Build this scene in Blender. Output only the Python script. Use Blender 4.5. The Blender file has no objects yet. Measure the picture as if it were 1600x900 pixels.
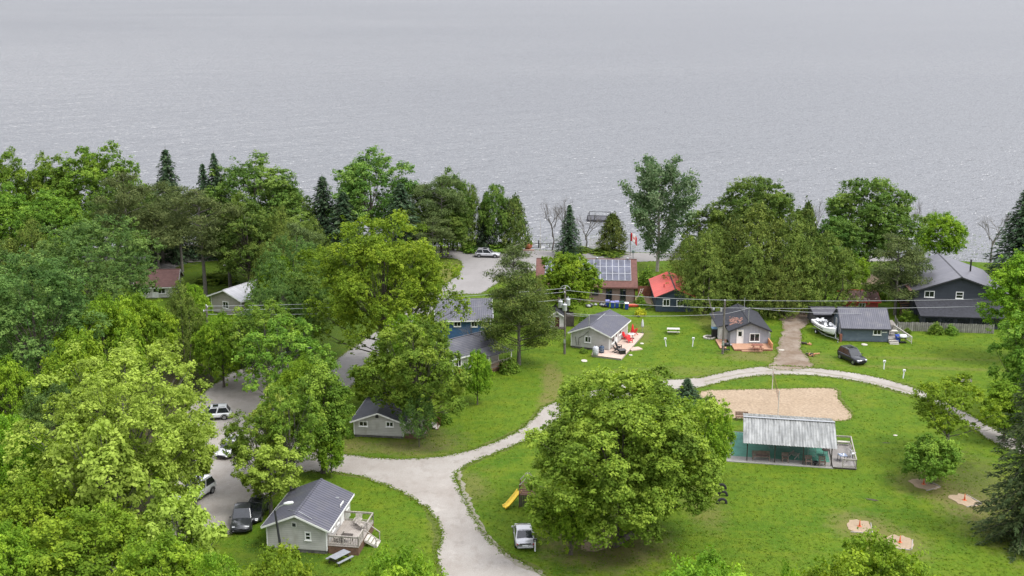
import bpy, math, random
import numpy as np
from mathutils import Vector, Matrix
SC = bpy.context.scene
COL = SC.collection
R = math.radians
PI = math.pi
# ------------------------------------------------------------------ camera, world, sun, exposure
F = 1900.0
PITCH = math.atan(480.0/F)
CAMH = math.cos(PITCH)/.0192
cam_d = bpy.data.cameras.new('camera'); cam = bpy.data.objects.new('camera', cam_d); COL.objects.link(cam)
cam.location = (0, 0, CAMH); cam.rotation_euler = (PI/2-PITCH, 0, 0)
cam_d.sensor_width = 36.0; cam_d.lens = 36.0*F/1600.0; cam_d.clip_start = 1.0; cam_d.clip_end = 60000
SC.camera = cam
SUN_EL, SUN_AZ = R(56), R(118)     # azimuth clockwise from +Y: the light comes from the right, a little from behind the camera
w = bpy.data.worlds.new("World"); SC.world = w; w.use_nodes = True
nt = w.node_tree; nt.nodes.clear()
sky = nt.nodes.new('ShaderNodeTexSky'); sky.sky_type = 'NISHITA'; sky.sun_disc = False
sky.sun_elevation = SUN_EL; sky.sun_rotation = SUN_AZ; sky.air_density = 1.0; sky.dust_density = 2.5; sky.ozone_density = 1.0
hs = nt.nodes.new('ShaderNodeHueSaturation'); hs.inputs['Saturation'].default_value = 0.16; hs.inputs['Value'].default_value = 1.0
tc = nt.nodes.new('ShaderNodeTexCoord'); mp = nt.nodes.new('ShaderNodeMapping'); mp.inputs['Scale'].default_value = (1, 1, 3.0)
nz = nt.nodes.new('ShaderNodeTexNoise'); nz.inputs['Scale'].default_value = 2.2; nz.inputs['Detail'].default_value = 5
cr = nt.nodes.new('ShaderNodeMapRange'); cr.inputs['From Min'].default_value = .35; cr.inputs['From Max'].default_value = .65
cr.inputs['To Min'].default_value = .0; cr.inputs['To Max'].default_value = 1
mx = nt.nodes.new('ShaderNodeMix'); mx.data_type = 'RGBA'
cl = nt.nodes.new('ShaderNodeMix'); cl.data_type = 'RGBA'
cl.inputs[6].default_value = (7.6, 7.8, 8.8, 1); cl.inputs[7].default_value = (10.2, 10.3, 10.9, 1)
mx.inputs[0].default_value = .80
bg = nt.nodes.new('ShaderNodeBackground'); bg.inputs['Strength'].default_value = 0.082
wo = nt.nodes.new('ShaderNodeOutputWorld')
L = nt.links.new
L(sky.outputs[0], hs.inputs['Color']); L(tc.outputs['Generated'], mp.inputs[0]); L(mp.outputs[0], nz.inputs['Vector'])
L(nz.outputs['Fac'], cr.inputs['Value']); L(cr.outputs[0], cl.inputs[0])
# an overcast dome is brighter overhead than at the horizon
sz = nt.nodes.new('ShaderNodeSeparateXYZ'); L(tc.outputs['Generated'], sz.inputs[0])
gr = nt.nodes.new('ShaderNodeMapRange'); gr.inputs['From Min'].default_value = 0; gr.inputs['From Max'].default_value = .75; gr.inputs['To Min'].default_value = .62; gr.inputs['To Max'].default_value = 1.28; L(sz.outputs[2], gr.inputs['Value'])
gm_ = nt.nodes.new('ShaderNodeVectorMath'); gm_.operation = 'SCALE'
L(hs.outputs[0], mx.inputs[6]); L(cl.outputs[2], mx.inputs[7]); L(mx.outputs[2], gm_.inputs[0]); L(gr.outputs[0], gm_.inputs['Scale']); L(gm_.outputs[0], bg.inputs['Color']); L(bg.outputs[0], wo.inputs[0])
sd = bpy.data.lights.new('sun', 'SUN'); sd.energy = 1.5; sd.angle = R(22); sd.color = (1, .975, .94)
sun = bpy.data.objects.new('sun', sd); COL.objects.link(sun)
dv = Vector((math.sin(SUN_AZ)*math.cos(SUN_EL), math.cos(SUN_AZ)*math.cos(SUN_EL), math.sin(SUN_EL)))
sun.rotation_euler = dv.to_track_quat('Z', 'Y').to_euler(); sun.location = (60, 60, 90)
SC.view_settings.view_transform = 'Standard'; SC.view_settings.look = 'None'
SC.view_settings.exposure = 1.17; SC.view_settings.gamma = 1; SC.view_settings.use_curve_mapping = False
SC.render.engine = 'CYCLES'
SC.cycles.max_bounces = 6; SC.cycles.diffuse_bounces = 3; SC.cycles.glossy_bounces = 2; SC.cycles.transmission_bounces = 3
SC.cycles.transparent_max_bounces = 4

# ------------------------------------------------------------------ projection helpers (a survey: pixel of the photo -> point on the ground)
sp, cp = math.sin(PITCH), math.cos(PITCH)
def ray(px, py):
    a = (px-800)/F; v = (py-450)/F
    return Vector((a, cp-v*sp, -sp-v*cp))
def gp(px, py, z=0.0):
    d = ray(px, py); t = (z-CAMH)/d.z
    return Vector((d.x*t, d.y*t, z))
def proj(x, y, z):
    Z = z-CAMH; dep = y*cp-Z*sp; u = y*sp+Z*cp
    return (800+F*x/dep, 450-F*u/dep)
def hz(px, pb, pt):                                  # height above the ground point (px,pb) whose top shows at row pt
    g = gp(px, pb); d = ray(px, pt); t = g.y/d.y
    return CAMH+d.z*t
def scale_at(pb): return .0192*(pb+30)/1.0*1.0       # pixels per metre at row pb

# ------------------------------------------------------------------ tags
def tag(o, label=None, cat=None, group=None, kind=None):
    if label: o['label'] = label
    if cat: o['category'] = cat
    if group: o['group'] = group
    if kind: o['kind'] = kind
    return o
def thing(name, label, cat, loc=(0, 0, 0), rz=0, group=None):
    o = bpy.data.objects.new(name, None); COL.objects.link(o); o.empty_display_size = .3
    o.location = loc; o.rotation_euler = (0, 0, rz)
    return tag(o, label, cat, group)
def dup(root, loc=None, rz=None, label=None, group=None, scale=None):
    r = root.copy(); COL.objects.link(r)
    if loc is not None: r.location = loc
    if rz is not None: r.rotation_euler = (0, 0, rz)
    if scale is not None: r.scale = scale
    if label: r['label'] = label
    if group: r['group'] = group
    for ch in list(root.children):
        c = ch.copy(); COL.objects.link(c); c.parent = r
        for g in list(ch.children):
            d = g.copy(); COL.objects.link(d); d.parent = c
    return r

# ------------------------------------------------------------------ mesh builder
class MB:
    def __init__(s): s.V = []; s.F = []; s.M = []; s.S = []
    def add(s, vs, fs, m=0, sm=False):
        n = len(s.V); s.V += [tuple(v) for v in vs]
        for f in fs: s.F.append([i+n for i in f]); s.M.append(m); s.S.append(sm)
        return s
    def box(s, x0, x1, y0, y1, z0, z1, m=0):
        v = [(x, y, z) for z in (z0, z1) for y in (y0, y1) for x in (x0, x1)]
        return s.add(v, [(0, 2, 3, 1), (4, 5, 7, 6), (0, 1, 5, 4), (2, 6, 7, 3), (0, 4, 6, 2), (1, 3, 7, 5)], m)
    def obox(s, c, dim, mat=None, m=0):
        v = []
        M3 = mat if mat is not None else Matrix.Identity(3)
        for z in (-.5, .5):
            for y in (-.5, .5):
                for x in (-.5, .5): v.append(Vector(c)+M3 @ Vector((x*dim[0], y*dim[1], z*dim[2])))
        return s.add(v, [(0, 2, 3, 1), (4, 5, 7, 6), (0, 1, 5, 4), (2, 6, 7, 3), (0, 4, 6, 2), (1, 3, 7, 5)], m)
    def beam(s, p, q, wd, ht, m=0):                  # rectangular bar from p to q
        p = Vector(p); q = Vector(q); d = q-p
        if d.length < 1e-6: return s
        y = d.normalized(); up = Vector((0, 0, 1)) if abs(y.z) < .95 else Vector((0, 1, 0))
        x = y.cross(up).normalized(); z = x.cross(y)
        M3 = Matrix((x, y, z)).transposed()
        return s.obox((p+q)/2, (wd, d.length, ht), M3, m)
    def tube(s, pts, rad, n=8, m=0, sm=True, cap=True):
        pts = [Vector(p) for p in pts]; k = len(pts)
        if not hasattr(rad, '__len__'): rad = [rad]*k
        vs = []; fs = []
        ref = None
        for i, p in enumerate(pts):
            t = (pts[min(i+1, k-1)]-pts[max(i-1, 0)]).normalized()
            if ref is None: ref = Vector((1, 0, 0)) if abs(t.x) < .8 else Vector((0, 1, 0))
            a = t.cross(ref).normalized(); b = t.cross(a).normalized(); ref = -b if False else a.cross(t)
            for j in range(n):
                th = 2*PI*j/n; vs.append(p+(a*math.cos(th)+b*math.sin(th))*rad[i])
        for i in range(k-1):
            for j in range(n):
                j2 = (j+1) % n; fs.append((i*n+j, i*n+j2, (i+1)*n+j2, (i+1)*n+j))
        s.add(vs, fs, m, sm)
        if cap:
            s.add(vs[:n], [tuple(range(n))[::-1]], m); s.add(vs[-n:], [tuple(range(n))], m)
        return s
    def prism(s, poly, z0, z1, m=0):
        n = len(poly)
        v = [(x, y, z0) for x, y in poly]+[(x, y, z1) for x, y in poly]
        f = [tuple(range(n))[::-1], tuple(range(n, 2*n))]+[(i, (i+1) % n, n+(i+1) % n, n+i) for i in range(n)]
        return s.add(v, f, m)
    def lathe(s, prof, c=(0, 0, 0), n=16, m=0, axis='z', sm=True):
        vs = []; fs = []; k = len(prof)
        for r_, z_ in prof:
            for j in range(n):
                th = 2*PI*j/n; x, y = r_*math.cos(th), r_*math.sin(th)
                if axis == 'z': v = (x, y, z_)
                elif axis == 'y': v = (x, z_, y)
                else: v = (z_, x, y)
                vs.append((v[0]+c[0], v[1]+c[1], v[2]+c[2]))
        for i in range(k-1):
            for j in range(n):
                j2 = (j+1) % n; fs.append((i*n+j, i*n+j2, (i+1)*n+j2, (i+1)*n+j))
        fs.append(tuple(range(n))[::-1]); fs.append(tuple(range((k-1)*n, k*n)))
        return s.add(vs, fs, m, sm)
    def build(s, name, mats, parent=None, bevel=0, loc=None, rz=None):
        me = bpy.data.meshes.new(name); me.from_pydata(s.V, [], s.F)
        if not isinstance(mats, (list, tuple)): mats = [mats]
        for mt in mats: me.materials.append(mt)
        me.polygons.foreach_set('material_index', s.M); me.polygons.foreach_set('use_smooth', s.S)
        me.update()
        o = bpy.data.objects.new(name, me); COL.objects.link(o)
        if parent is not None: o.parent = parent
        if loc is not None: o.location = loc
        if rz is not None: o.rotation_euler = (0, 0, rz)
        if bevel:
            b = o.modifiers.new('bevel', 'BEVEL'); b.width = bevel; b.segments = 2; b.limit_method = 'ANGLE'
        return o
def BX(name, mt, parent, *a, bevel=0):
    return MB().box(*a).build(name, mt, parent, bevel)

# ------------------------------------------------------------------ materials
def newmat(name):
    m = bpy.data.materials.new(name); m.use_nodes = True; n = m.node_tree
    b = n.nodes.get('Principled BSDF'); return m, n, b
def setin(b, k, v):
    if k in b.inputs: b.inputs[k].default_value = v
def noise_node(n, scale, detail=4, coord='Object', sc=(1, 1, 1), rough=.55, rot=(0, 0, 0)):
    tc = n.nodes.new('ShaderNodeTexCoord'); mp = n.nodes.new('ShaderNodeMapping'); mp.inputs['Scale'].default_value = sc
    mp.inputs['Rotation'].default_value = rot
    nz = n.nodes.new('ShaderNodeTexNoise'); nz.inputs['Scale'].default_value = scale; nz.inputs['Detail'].default_value = detail
    nz.inputs['Roughness'].default_value = rough
    n.links.new(tc.outputs[coord], mp.inputs[0]); n.links.new(mp.outputs[0], nz.inputs['Vector']); return nz
def mrange(n, src, a, b, c=0., d=1.):
    r = n.nodes.new('ShaderNodeMapRange'); r.inputs['From Min'].default_value = a; r.inputs['From Max'].default_value = b
    r.inputs['To Min'].default_value = c; r.inputs['To Max'].default_value = d; n.links.new(src, r.inputs['Value']); return r.outputs[0]
def mixc(n, fac, A, B, mode='MIX'):
    x = n.nodes.new('ShaderNodeMix'); x.data_type = 'RGBA'; x.blend_type = mode
    for i, v in ((0, fac), (6, A), (7, B)):
        if hasattr(v, 'is_linked') or hasattr(v, 'links'): n.links.new(v, x.inputs[i])
        elif i == 0: x.inputs[0].default_value = v
        else: x.inputs[i].default_value = tuple(v)+(1,) if len(v) == 3 else v
    return x.outputs[2]
def bump(n, b, src, strength, dist):
    bp = n.nodes.new('ShaderNodeBump'); bp.inputs['Strength'].default_value = strength; bp.inputs['Distance'].default_value = dist
    n.links.new(src, bp.inputs['Height']); n.links.new(bp.outputs[0], b.inputs['Normal'])
MATS = {}
def mat(name, col, rough=.7, metal=0, var=.18, nscale=3., spec=.4, bmp=0, coat=0, coord='Object'):
    if name in MATS: return MATS[name]
    m, n, b = newmat(name)
    nz = noise_node(n, nscale, 5, coord)
    c2 = tuple(max(0, c*(1-var)) for c in col); c1 = tuple(min(1, c*(1+var)) for c in col)
    n.links.new(mixc(n, mrange(n, nz.outputs['Fac'], .3, .7), c2, c1), b.inputs['Base Color'])
    b.inputs['Roughness'].default_value = rough; b.inputs['Metallic'].default_value = metal
    setin(b, 'Specular IOR Level', spec); setin(b, 'Coat Weight', coat); setin(b, 'Coat Roughness', .05)
    if bmp: bump(n, b, nz.outputs['Fac'], .6, bmp)
    MATS[name] = m; return m
def striped(name, col, dark, axis, period, width=.18, rough=.5, metal=0, var=.15, bmp=.01, nscale=1.3, dirt=None):
    """siding boards, seams and shingle courses: thin darker joints every `period` metres along an object axis"""
    m, n, b = newmat(name)
    tc = n.nodes.new('ShaderNodeTexCoord'); sx = n.nodes.new('ShaderNodeSeparateXYZ'); n.links.new(tc.outputs['Object'], sx.inputs[0])
    def mth(op, a, v=None):
        x = n.nodes.new('ShaderNodeMath'); x.operation = op; n.links.new(a, x.inputs[0])
        if v is not None: x.inputs[1].default_value = v
        return x.outputs[0]
    t = mth('FRACT', mth('DIVIDE', sx.outputs[axis], period))
    line = mth('LESS_THAN', t, width)
    cell = mth('FLOOR', mth('DIVIDE', sx.outputs[axis], period))
    wn = n.nodes.new('ShaderNodeTexWhiteNoise'); wn.noise_dimensions = '1D'; n.links.new(cell, wn.inputs['W'])
    nz = noise_node(n, nscale, 6)
    f = n.nodes.new('ShaderNodeMath'); f.operation = 'MULTIPLY_ADD'; n.links.new(wn.outputs['Value'], f.inputs[0]); f.inputs[1].default_value = .35
    n.links.new(mrange(n, nz.outputs['Fac'], .3, .7, 0, .65), f.inputs[2])
    base = mixc(n, f.outputs[0], tuple(c*(1-var) for c in col), tuple(c*(1+var) for c in col))
    if dirt:
        nz2 = noise_node(n, dirt[1], 6, sc=dirt[2] if len(dirt) > 2 else (1, 1, 1))
        base = mixc(n, mrange(n, nz2.outputs['Fac'], .5, .72, 0, .7), base, dirt[0])
    n.links.new(mixc(n, line, base, dark), b.inputs['Base Color'])
    b.inputs['Roughness'].default_value = rough; b.inputs['Metallic'].default_value = metal
    if bmp: bump(n, b, t, .5, bmp)
    return m
def brickmat(name, c1, c2, mortar, scale=6):
    m, n, b = newmat(name)
    tc = n.nodes.new('ShaderNodeTexCoord'); sx = n.nodes.new('ShaderNodeSeparateXYZ'); cx = n.nodes.new('ShaderNodeCombineXYZ')
    ad = n.nodes.new('ShaderNodeMath'); ad.operation = 'ADD'
    n.links.new(tc.outputs['Object'], sx.inputs[0]); n.links.new(sx.outputs[0], ad.inputs[0]); n.links.new(sx.outputs[1], ad.inputs[1])
    n.links.new(ad.outputs[0], cx.inputs[0]); n.links.new(sx.outputs[2], cx.inputs[1])
    br = n.nodes.new('ShaderNodeTexBrick'); n.links.new(cx.outputs[0], br.inputs['Vector']); br.inputs['Scale'].default_value = scale
    br.inputs['Color1'].default_value = c1+(1,); br.inputs['Color2'].default_value = c2+(1,); br.inputs['Mortar'].default_value = mortar+(1,)
    n.links.new(br.outputs['Color'], b.inputs['Base Color']); b.inputs['Roughness'].default_value = .85
    return m
def leafmat(name, a, b_, c, trans=.28, scale=.35, rough=.75):
    """leaf green: three natural tints mixed by position in the crown and by tree"""
    m, n, b = newmat(name)
    nz = noise_node(n, scale, 3); nz2 = noise_node(n, scale*9, 2)
    oi = n.nodes.new('ShaderNodeObjectInfo')
    col = mixc(n, mrange(n, nz.outputs['Fac'], .35, .65), a, b_)
    col = mixc(n, mrange(n, nz2.outputs['Fac'], .42, .72, 0, .5), col, c)
    at = n.nodes.new('ShaderNodeAttribute'); at.attribute_name = 'tint'
    col = mixc(n, mrange(n, at.outputs['Fac'], .45, 1.0, 0, 1), col, c)
    col = mixc(n, mrange(n, at.outputs['Fac'], 0, .45, .55, 0), col, tuple(x*.55 for x in a))
    hsv = n.nodes.new('ShaderNodeHueSaturation'); n.links.new(col, hsv.inputs['Color'])
    n.links.new(mrange(n, oi.outputs['Random'], 0, 1, .485, .512), hsv.inputs['Hue'])
    n.links.new(mrange(n, oi.outputs['Random'], 0, 1, .85, 1.15), hsv.inputs['Value'])
    n.links.new(hsv.outputs[0], b.inputs['Base Color']); b.inputs['Roughness'].default_value = rough; setin(b, 'Specular IOR Level', .12)
    h2 = n.nodes.new('ShaderNodeHueSaturation'); h2.inputs['Saturation'].default_value = 1.15; h2.inputs['Value'].default_value = 1.5; n.links.new(hsv.outputs[0], h2.inputs['Color'])
    tr = n.nodes.new('ShaderNodeBsdfTranslucent'); n.links.new(h2.outputs[0], tr.inputs['Color'])
    ms = n.nodes.new('ShaderNodeMixShader'); ms.inputs[0].default_value = trans
    out = n.nodes.get('Material Output'); n.links.new(b.outputs[0], ms.inputs[1]); n.links.new(tr.outputs[0], ms.inputs[2])
    n.links.new(ms.outputs[0], out.inputs['Surface']); return m

LEAF = {
 'bright': leafmat('leaf_bright_green', (.095, .19, .015), (.145, .265, .02), (.26, .38, .032)),
 'yellow': leafmat('leaf_yellow_green', (.185, .25, .034), (.25, .33, .046), (.38, .46, .08)),
 'mid':    leafmat('leaf_mid_green', (.078, .158, .018), (.125, .225, .026), (.23, .33, .045)),
 'willow': leafmat('leaf_willow_green', (.10, .175, .020), (.155, .25, .028), (.28, .38, .05)),
 'deep':   leafmat('leaf_deep_green', (.052, .112, .020), (.088, .165, .026), (.18, .26, .05)),
 'blue':   leafmat('leaf_blue_green', (.052, .115, .028), (.085, .165, .036), (.16, .25, .06)),
 'poplar': leafmat('leaf_poplar', (.060, .110, .042), (.095, .155, .055), (.21, .26, .14)),
 'cedar':  leafmat('leaf_cedar', (.058, .098, .016), (.095, .148, .022), (.19, .24, .045), .08, .5),
 'cedard': leafmat('leaf_dark_cedar', (.040, .070, .014), (.065, .105, .018), (.14, .17, .035), .1),
 'pine':   leafmat('leaf_pine', (.056, .088, .028), (.085, .125, .036), (.15, .19, .06), .15),
 'spruce': leafmat('leaf_spruce', (.027, .056, .026), (.042, .082, .036), (.09, .14, .065), .12),
 'spruceg': leafmat('leaf_green_spruce', (.030, .062, .020), (.045, .085, .026), (.11, .15, .055), .15),
 'gold':   leafmat('leaf_gold', (.36, .44, .02), (.46, .53, .03), (.56, .60, .06)),
}
BARK = mat('bark', (.10, .085, .07), .9, var=.35, nscale=5)
BARKP = mat('bark_pale', (.27, .25, .21), .9, var=.3, nscale=4)
BARKG = mat('bark_grey', (.125, .115, .10), .9, var=.3, nscale=4)
def two_tone(nm):  pass
# ------------------------------------------------------------------ ground, water, roads
EXCL = []
def flat_poly(name, pts, z, mt, kind='structure', px=True, jit=.0, seg=1.2, seed=1, label=None, cat=None, off=0):
    """a sheet laid on the ground, its edge slightly uneven like a mown or driven edge"""
    rnd = random.Random(seed)
    P = [gp(*p).to_2d() if px else Vector(p) for p in pts]
    out = []
    n = len(P)
    for i in range(n):                               # Catmull-Rom through the surveyed corners
        p0, p1, p2, p3 = P[i-1], P[i], P[(i+1) % n], P[(i+2) % n]
        k = max(1, int((p2-p1).length/seg))
        for j in range(k):
            t = j/k
            q = .5*((2*p1)+(-p0+p2)*t+(2*p0-5*p1+4*p2-p3)*t*t+(-p0+3*p1-3*p2+p3)*t**3) if jit >= 0 else p1.lerp(p2, t)
            out.append(q+Vector((rnd.gauss(0, 1), rnd.gauss(0, 1)))*abs(jit))
    if off:
        area = sum(a.x*c_.y-c_.x*a.y for a, c_ in zip(out, out[1:]+out[:1])); sg = 1 if area > 0 else -1
        res = []
        for i in range(len(out)):
            t = (out[(i+1) % len(out)]-out[i-1]).normalized(); nn = Vector((t.y, -t.x))*sg
            wob = .5+.5*math.sin(i*.37+seed)*math.sin(i*.11)+rnd.random()*.5
            res.append(out[i]+nn*off*max(.1, wob))
        out = res
    EXCL.append((name, [(q.x, q.y) for q in out]))
    from mathutils.geometry import tessellate_polygon
    v3 = [Vector((q.x, q.y, z)) for q in out]
    tris = tessellate_polygon([v3])
    m = MB()
    fs = []
    for t in tris:
        a, b, c = (v3[i] for i in t)
        fs.append(t if (b-a).cross(c-a).z > 0 else t[::-1])
    m.add(v3, fs)
    o = m.build(name, mt); tag(o, label, cat, kind=kind); return o

# grass
gm, n, b = newmat('grass_turf')
n1 = noise_node(n, .045, 4); n2 = noise_node(n, .35, 5); n3 = noise_node(n, 1.7, 5, sc=(1, .5, 1), rough=.75); n4 = noise_node(n, .7, 3, sc=(.25, 2.2, 1), rot=(0, 0, .25))
c = mixc(n, mrange(n, n1.outputs['Fac'], .35, .65), (.055, .118, .005), (.092, .155, .008))
c = mixc(n, mrange(n, n2.outputs['Fac'], .42, .68, 0, .75), c, (.12, .165, .008))
c = mixc(n, mrange(n, n4.outputs['Fac'], .52, .72, 0, .45), c, (.14, .175, .012))
c = mixc(n, mrange(n, n3.outputs['Fac'], .46, .68, 0, .55), c, (.030, .070, .004))
n6 = noise_node(n, 3.2, 4, sc=(1, .5, 1), rough=.7)
c = mixc(n, mrange(n, n6.outputs['Fac'], .55, .72, 0, .55), c, (.16, .20, .03))
n5 = noise_node(n, .13, 6, rough=.7)
c = mixc(n, mrange(n, n5.outputs['Fac'], .60, .74, 0, .55), c, (.13, .13, .025))
ntex = noise_node(n, .9, 5, rough=.65)
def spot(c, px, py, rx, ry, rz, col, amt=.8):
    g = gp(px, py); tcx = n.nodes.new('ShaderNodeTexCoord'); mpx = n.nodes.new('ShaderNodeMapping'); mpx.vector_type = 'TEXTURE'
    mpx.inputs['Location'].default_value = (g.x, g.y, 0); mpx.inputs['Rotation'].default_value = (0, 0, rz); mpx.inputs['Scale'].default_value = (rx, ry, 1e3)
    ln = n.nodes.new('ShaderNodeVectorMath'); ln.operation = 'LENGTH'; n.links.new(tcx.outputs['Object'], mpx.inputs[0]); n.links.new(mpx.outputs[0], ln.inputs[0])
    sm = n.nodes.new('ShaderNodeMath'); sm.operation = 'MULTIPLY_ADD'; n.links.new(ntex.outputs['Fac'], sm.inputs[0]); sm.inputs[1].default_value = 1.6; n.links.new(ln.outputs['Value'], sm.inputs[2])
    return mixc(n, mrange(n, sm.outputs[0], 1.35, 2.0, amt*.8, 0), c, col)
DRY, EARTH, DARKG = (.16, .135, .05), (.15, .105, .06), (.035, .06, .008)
for a_ in ((864, 600, 1.6, 9, 0, DRY, .8), (862, 640, 1.6, 6, .1, DRY, .8), (945, 850, 6, 6, 0, EARTH, .7), (1100, 790, 2.2, 6, 0, DRY, .5), (1443, 757, 3.2, 4, 0, DRY, .6), (1507, 782, 3.4, 4, 0, DRY, .7), (1343, 823, 3, 4, 0, DRY, .7), (1406, 848, 3, 4, 0, DRY, .6),
           (1170, 556, 4.2, 2.5, 0, DRY, .7), (1110, 500, 3, 6, 0, DRY, .5), (660, 690, 5, 5, 0, EARTH, .45), (540, 690, 3, 4, 0, DRY, .5), (706, 425, 2.5, 10, 0, DRY, .8), (1560, 790, 6, 14, 0, EARTH, .5), (1000, 520, 2, 6, 0, DRY, .5), (1240, 560, 5, 5, 0, DRY, .5),
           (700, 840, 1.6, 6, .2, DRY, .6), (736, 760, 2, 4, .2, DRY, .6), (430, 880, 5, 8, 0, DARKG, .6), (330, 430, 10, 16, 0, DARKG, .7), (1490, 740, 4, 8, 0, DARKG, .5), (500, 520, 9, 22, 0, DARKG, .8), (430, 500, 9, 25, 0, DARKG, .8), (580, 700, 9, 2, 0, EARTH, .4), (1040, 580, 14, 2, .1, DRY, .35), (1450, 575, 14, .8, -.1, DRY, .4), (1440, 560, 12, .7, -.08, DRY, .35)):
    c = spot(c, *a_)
n.links.new(c, b.inputs['Base Color']); b.inputs['Roughness'].default_value = .9; setin(b, 'Specular IOR Level', .15)
nb = noise_node(n, 6, 3); bump(n, b, nb.outputs['Fac'], .9, .12)
GRASS = gm
# dry / worn ground
def groundmat(name, c1, c2, c3, s=1., bmp=.04, fine=9., stones=0, fa=.35):
    m, n, b = newmat(name)
    a = noise_node(n, .22*s, 5); d = noise_node(n, 1.1*s, 5, sc=(1, .6, 1)); e = noise_node(n, fine, 2)
    c = mixc(n, mrange(n, a.outputs['Fac'], .35, .65), c1, c2)
    c = mixc(n, mrange(n, d.outputs['Fac'], .5, .75, 0, .6), c, c3)
    c = mixc(n, mrange(n, e.outputs['Fac'], .3, .7, 0, fa), c, tuple(x*.55 for x in c1))
    g_ = noise_node(n, .5, 6, rough=.75); c = mixc(n, mrange(n, g_.outputs['Fac'], .56, .70, 0, .65), c, tuple(x*.68 for x in c1)); c = mixc(n, mrange(n, g_.outputs['Fac'], .30, .42, .5, 0), c, tuple(min(1, x*1.18) for x in c2))
    if stones:
        v = n.nodes.new('ShaderNodeTexVoronoi'); v.inputs['Scale'].default_value = stones
        c = mixc(n, mrange(n, v.outputs['Distance'], .0, .25, .8, 0), c, tuple(min(1, x*1.6) for x in c2))
    n.links.new(c, b.inputs['Base Color']); b.inputs['Roughness'].default_value = .95; setin(b, 'Specular IOR Level', .2)
    bump(n, b, e.outputs['Fac'], .7, bmp); return m
ASPH = groundmat('asphalt_old', (.245, .232, .222), (.28, .265, .255), (.21, .198, .19), .6, .01)
GRAV = groundmat('gravel', (.31, .28, .25), (.365, .34, .31), (.25, .215, .185), 1., .03, stones=3.)
SOIL = groundmat('driveway_soil', (.185, .135, .095), (.28, .235, .19), (.12, .08, .055), 1.6, .03)
SAND = groundmat('sand', (.355, .27, .185), (.40, .31, .22), (.30, .22, .15), 1.2, .10, fine=3.0, fa=.7)
PITS = groundmat('pit_sand', (.33, .25, .17), (.38, .29, .20), (.27, .20, .13), 2, .03, fine=6.)
WORN = groundmat('worn_grass', (.085, .115, .018), (.12, .13, .035), (.06, .105, .010), 2, .05)
DIRT = groundmat('leaf_litter', (.055, .045, .022), (.04, .05, .018), (.03, .04, .012), 1.5, .06)
CONC = groundmat('concrete_slab', (.27, .26, .24), (.31, .30, .28), (.22, .21, .19), 1.5, .01)

# terrain: one sheet from behind the camera, over the bank, under the lake to the horizon
shore_px = [(-900, 380), (-300, 380), (0, 381), (300, 381), (480, 381), (640, 383), (760, 384), (850, 386), (950, 389), (1060, 391), (1180, 392), (1300, 391), (1400, 393), (1450, 399), (1520, 404), (1600, 404), (2000, 400), (2600, 398)]
def shoreY(x):
    pts = [gp(*p) for p in shore_px]
    if x <= pts[0].x: y = pts[0].y
    elif x >= pts[-1].x: y = pts[-1].y
    else:
        for a, c_ in zip(pts, pts[1:]):
            if a.x <= x <= c_.x: y = a.y+(c_.y-a.y)*(x-a.x)/(c_.x-a.x); break
    return y+.7*math.sin(x*.31)+.4*math.sin(x*.83+1)
xs = [-30000, -6000, -1500, -500, -220]+[-160+i*3.0 for i in range(108)]+[220, 500, 1500, 6000, 30000]
WATER_Z = -1.6
prof = [(-3000, 0), (-700, 0), (-240, 0), (-120, 0), (-60, 0), (-30, 0), (-12, 0), (-5, 0), (-3.5, -.05), (-1.5, -.8), (0, -1.6), (3, -2.4), (12, -3.5), (80, -5), (600, -8), (5000, -10), (45000, -10)]
m = MB(); vs = []
for dy, z in prof:
    for x in xs:
        sy = shoreY(x)
        y = sy+dy if dy > -60 else (sy+dy if dy > -700 else dy)
        vs.append((x, y, z))
NX = len(xs); fs = []
for j in range(len(prof)-1):
    for i in range(NX-1): a = j*NX+i; fs.append((a, a+1, a+1+NX, a+NX))
m.add(vs, fs, 0, True); tag(m.build('ground', GRASS), kind='structure')

wm, n, b = newmat('lake_water')
def wv(ln_, sh, rot, det=3, rough=.5):               # noise stretched along a crest direction: crest length, spacing, bearing
    tcx = n.nodes.new('ShaderNodeTexCoord'); mpx = n.nodes.new('ShaderNodeMapping'); mpx.vector_type = 'TEXTURE'
    mpx.inputs['Rotation'].default_value = (0, 0, rot); mpx.inputs['Scale'].default_value = (ln_, sh, 1)
    nz = n.nodes.new('ShaderNodeTexNoise'); nz.inputs['Scale'].default_value = 1; nz.inputs['Detail'].default_value = det; nz.inputs['Roughness'].default_value = rough
    n.links.new(tcx.outputs['Object'], mpx.inputs[0]); n.links.new(mpx.outputs[0], nz.inputs['Vector']); return nz
wa = wv(5.2, 1.9, R(52), 3, .55); wb = wv(2.0, .75, R(38), 3); wc = wv(34, 11, R(46), 3); wd = wv(420, 260, R(12), 4, .5)
def ridge(src):                                      # short steep crests between wider troughs
    x = n.nodes.new('ShaderNodeMath'); x.operation = 'SUBTRACT'; n.links.new(src, x.inputs[0]); x.inputs[1].default_value = .5
    y = n.nodes.new('ShaderNodeMath'); y.operation = 'ABSOLUTE'; n.links.new(x.outputs[0], y.inputs[0])
    z = n.nodes.new('ShaderNodeMath'); z.operation = 'MULTIPLY'; n.links.new(y.outputs[0], z.inputs[0]); z.inputs[1].default_value = -2.4; return z.outputs[0]
ad = n.nodes.new('ShaderNodeMath'); ad.operation = 'MULTIPLY_ADD'; n.links.new(wb.outputs['Fac'], ad.inputs[0]); ad.inputs[1].default_value = .30; n.links.new(ridge(wa.outputs['Fac']), ad.inputs[2])
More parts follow.
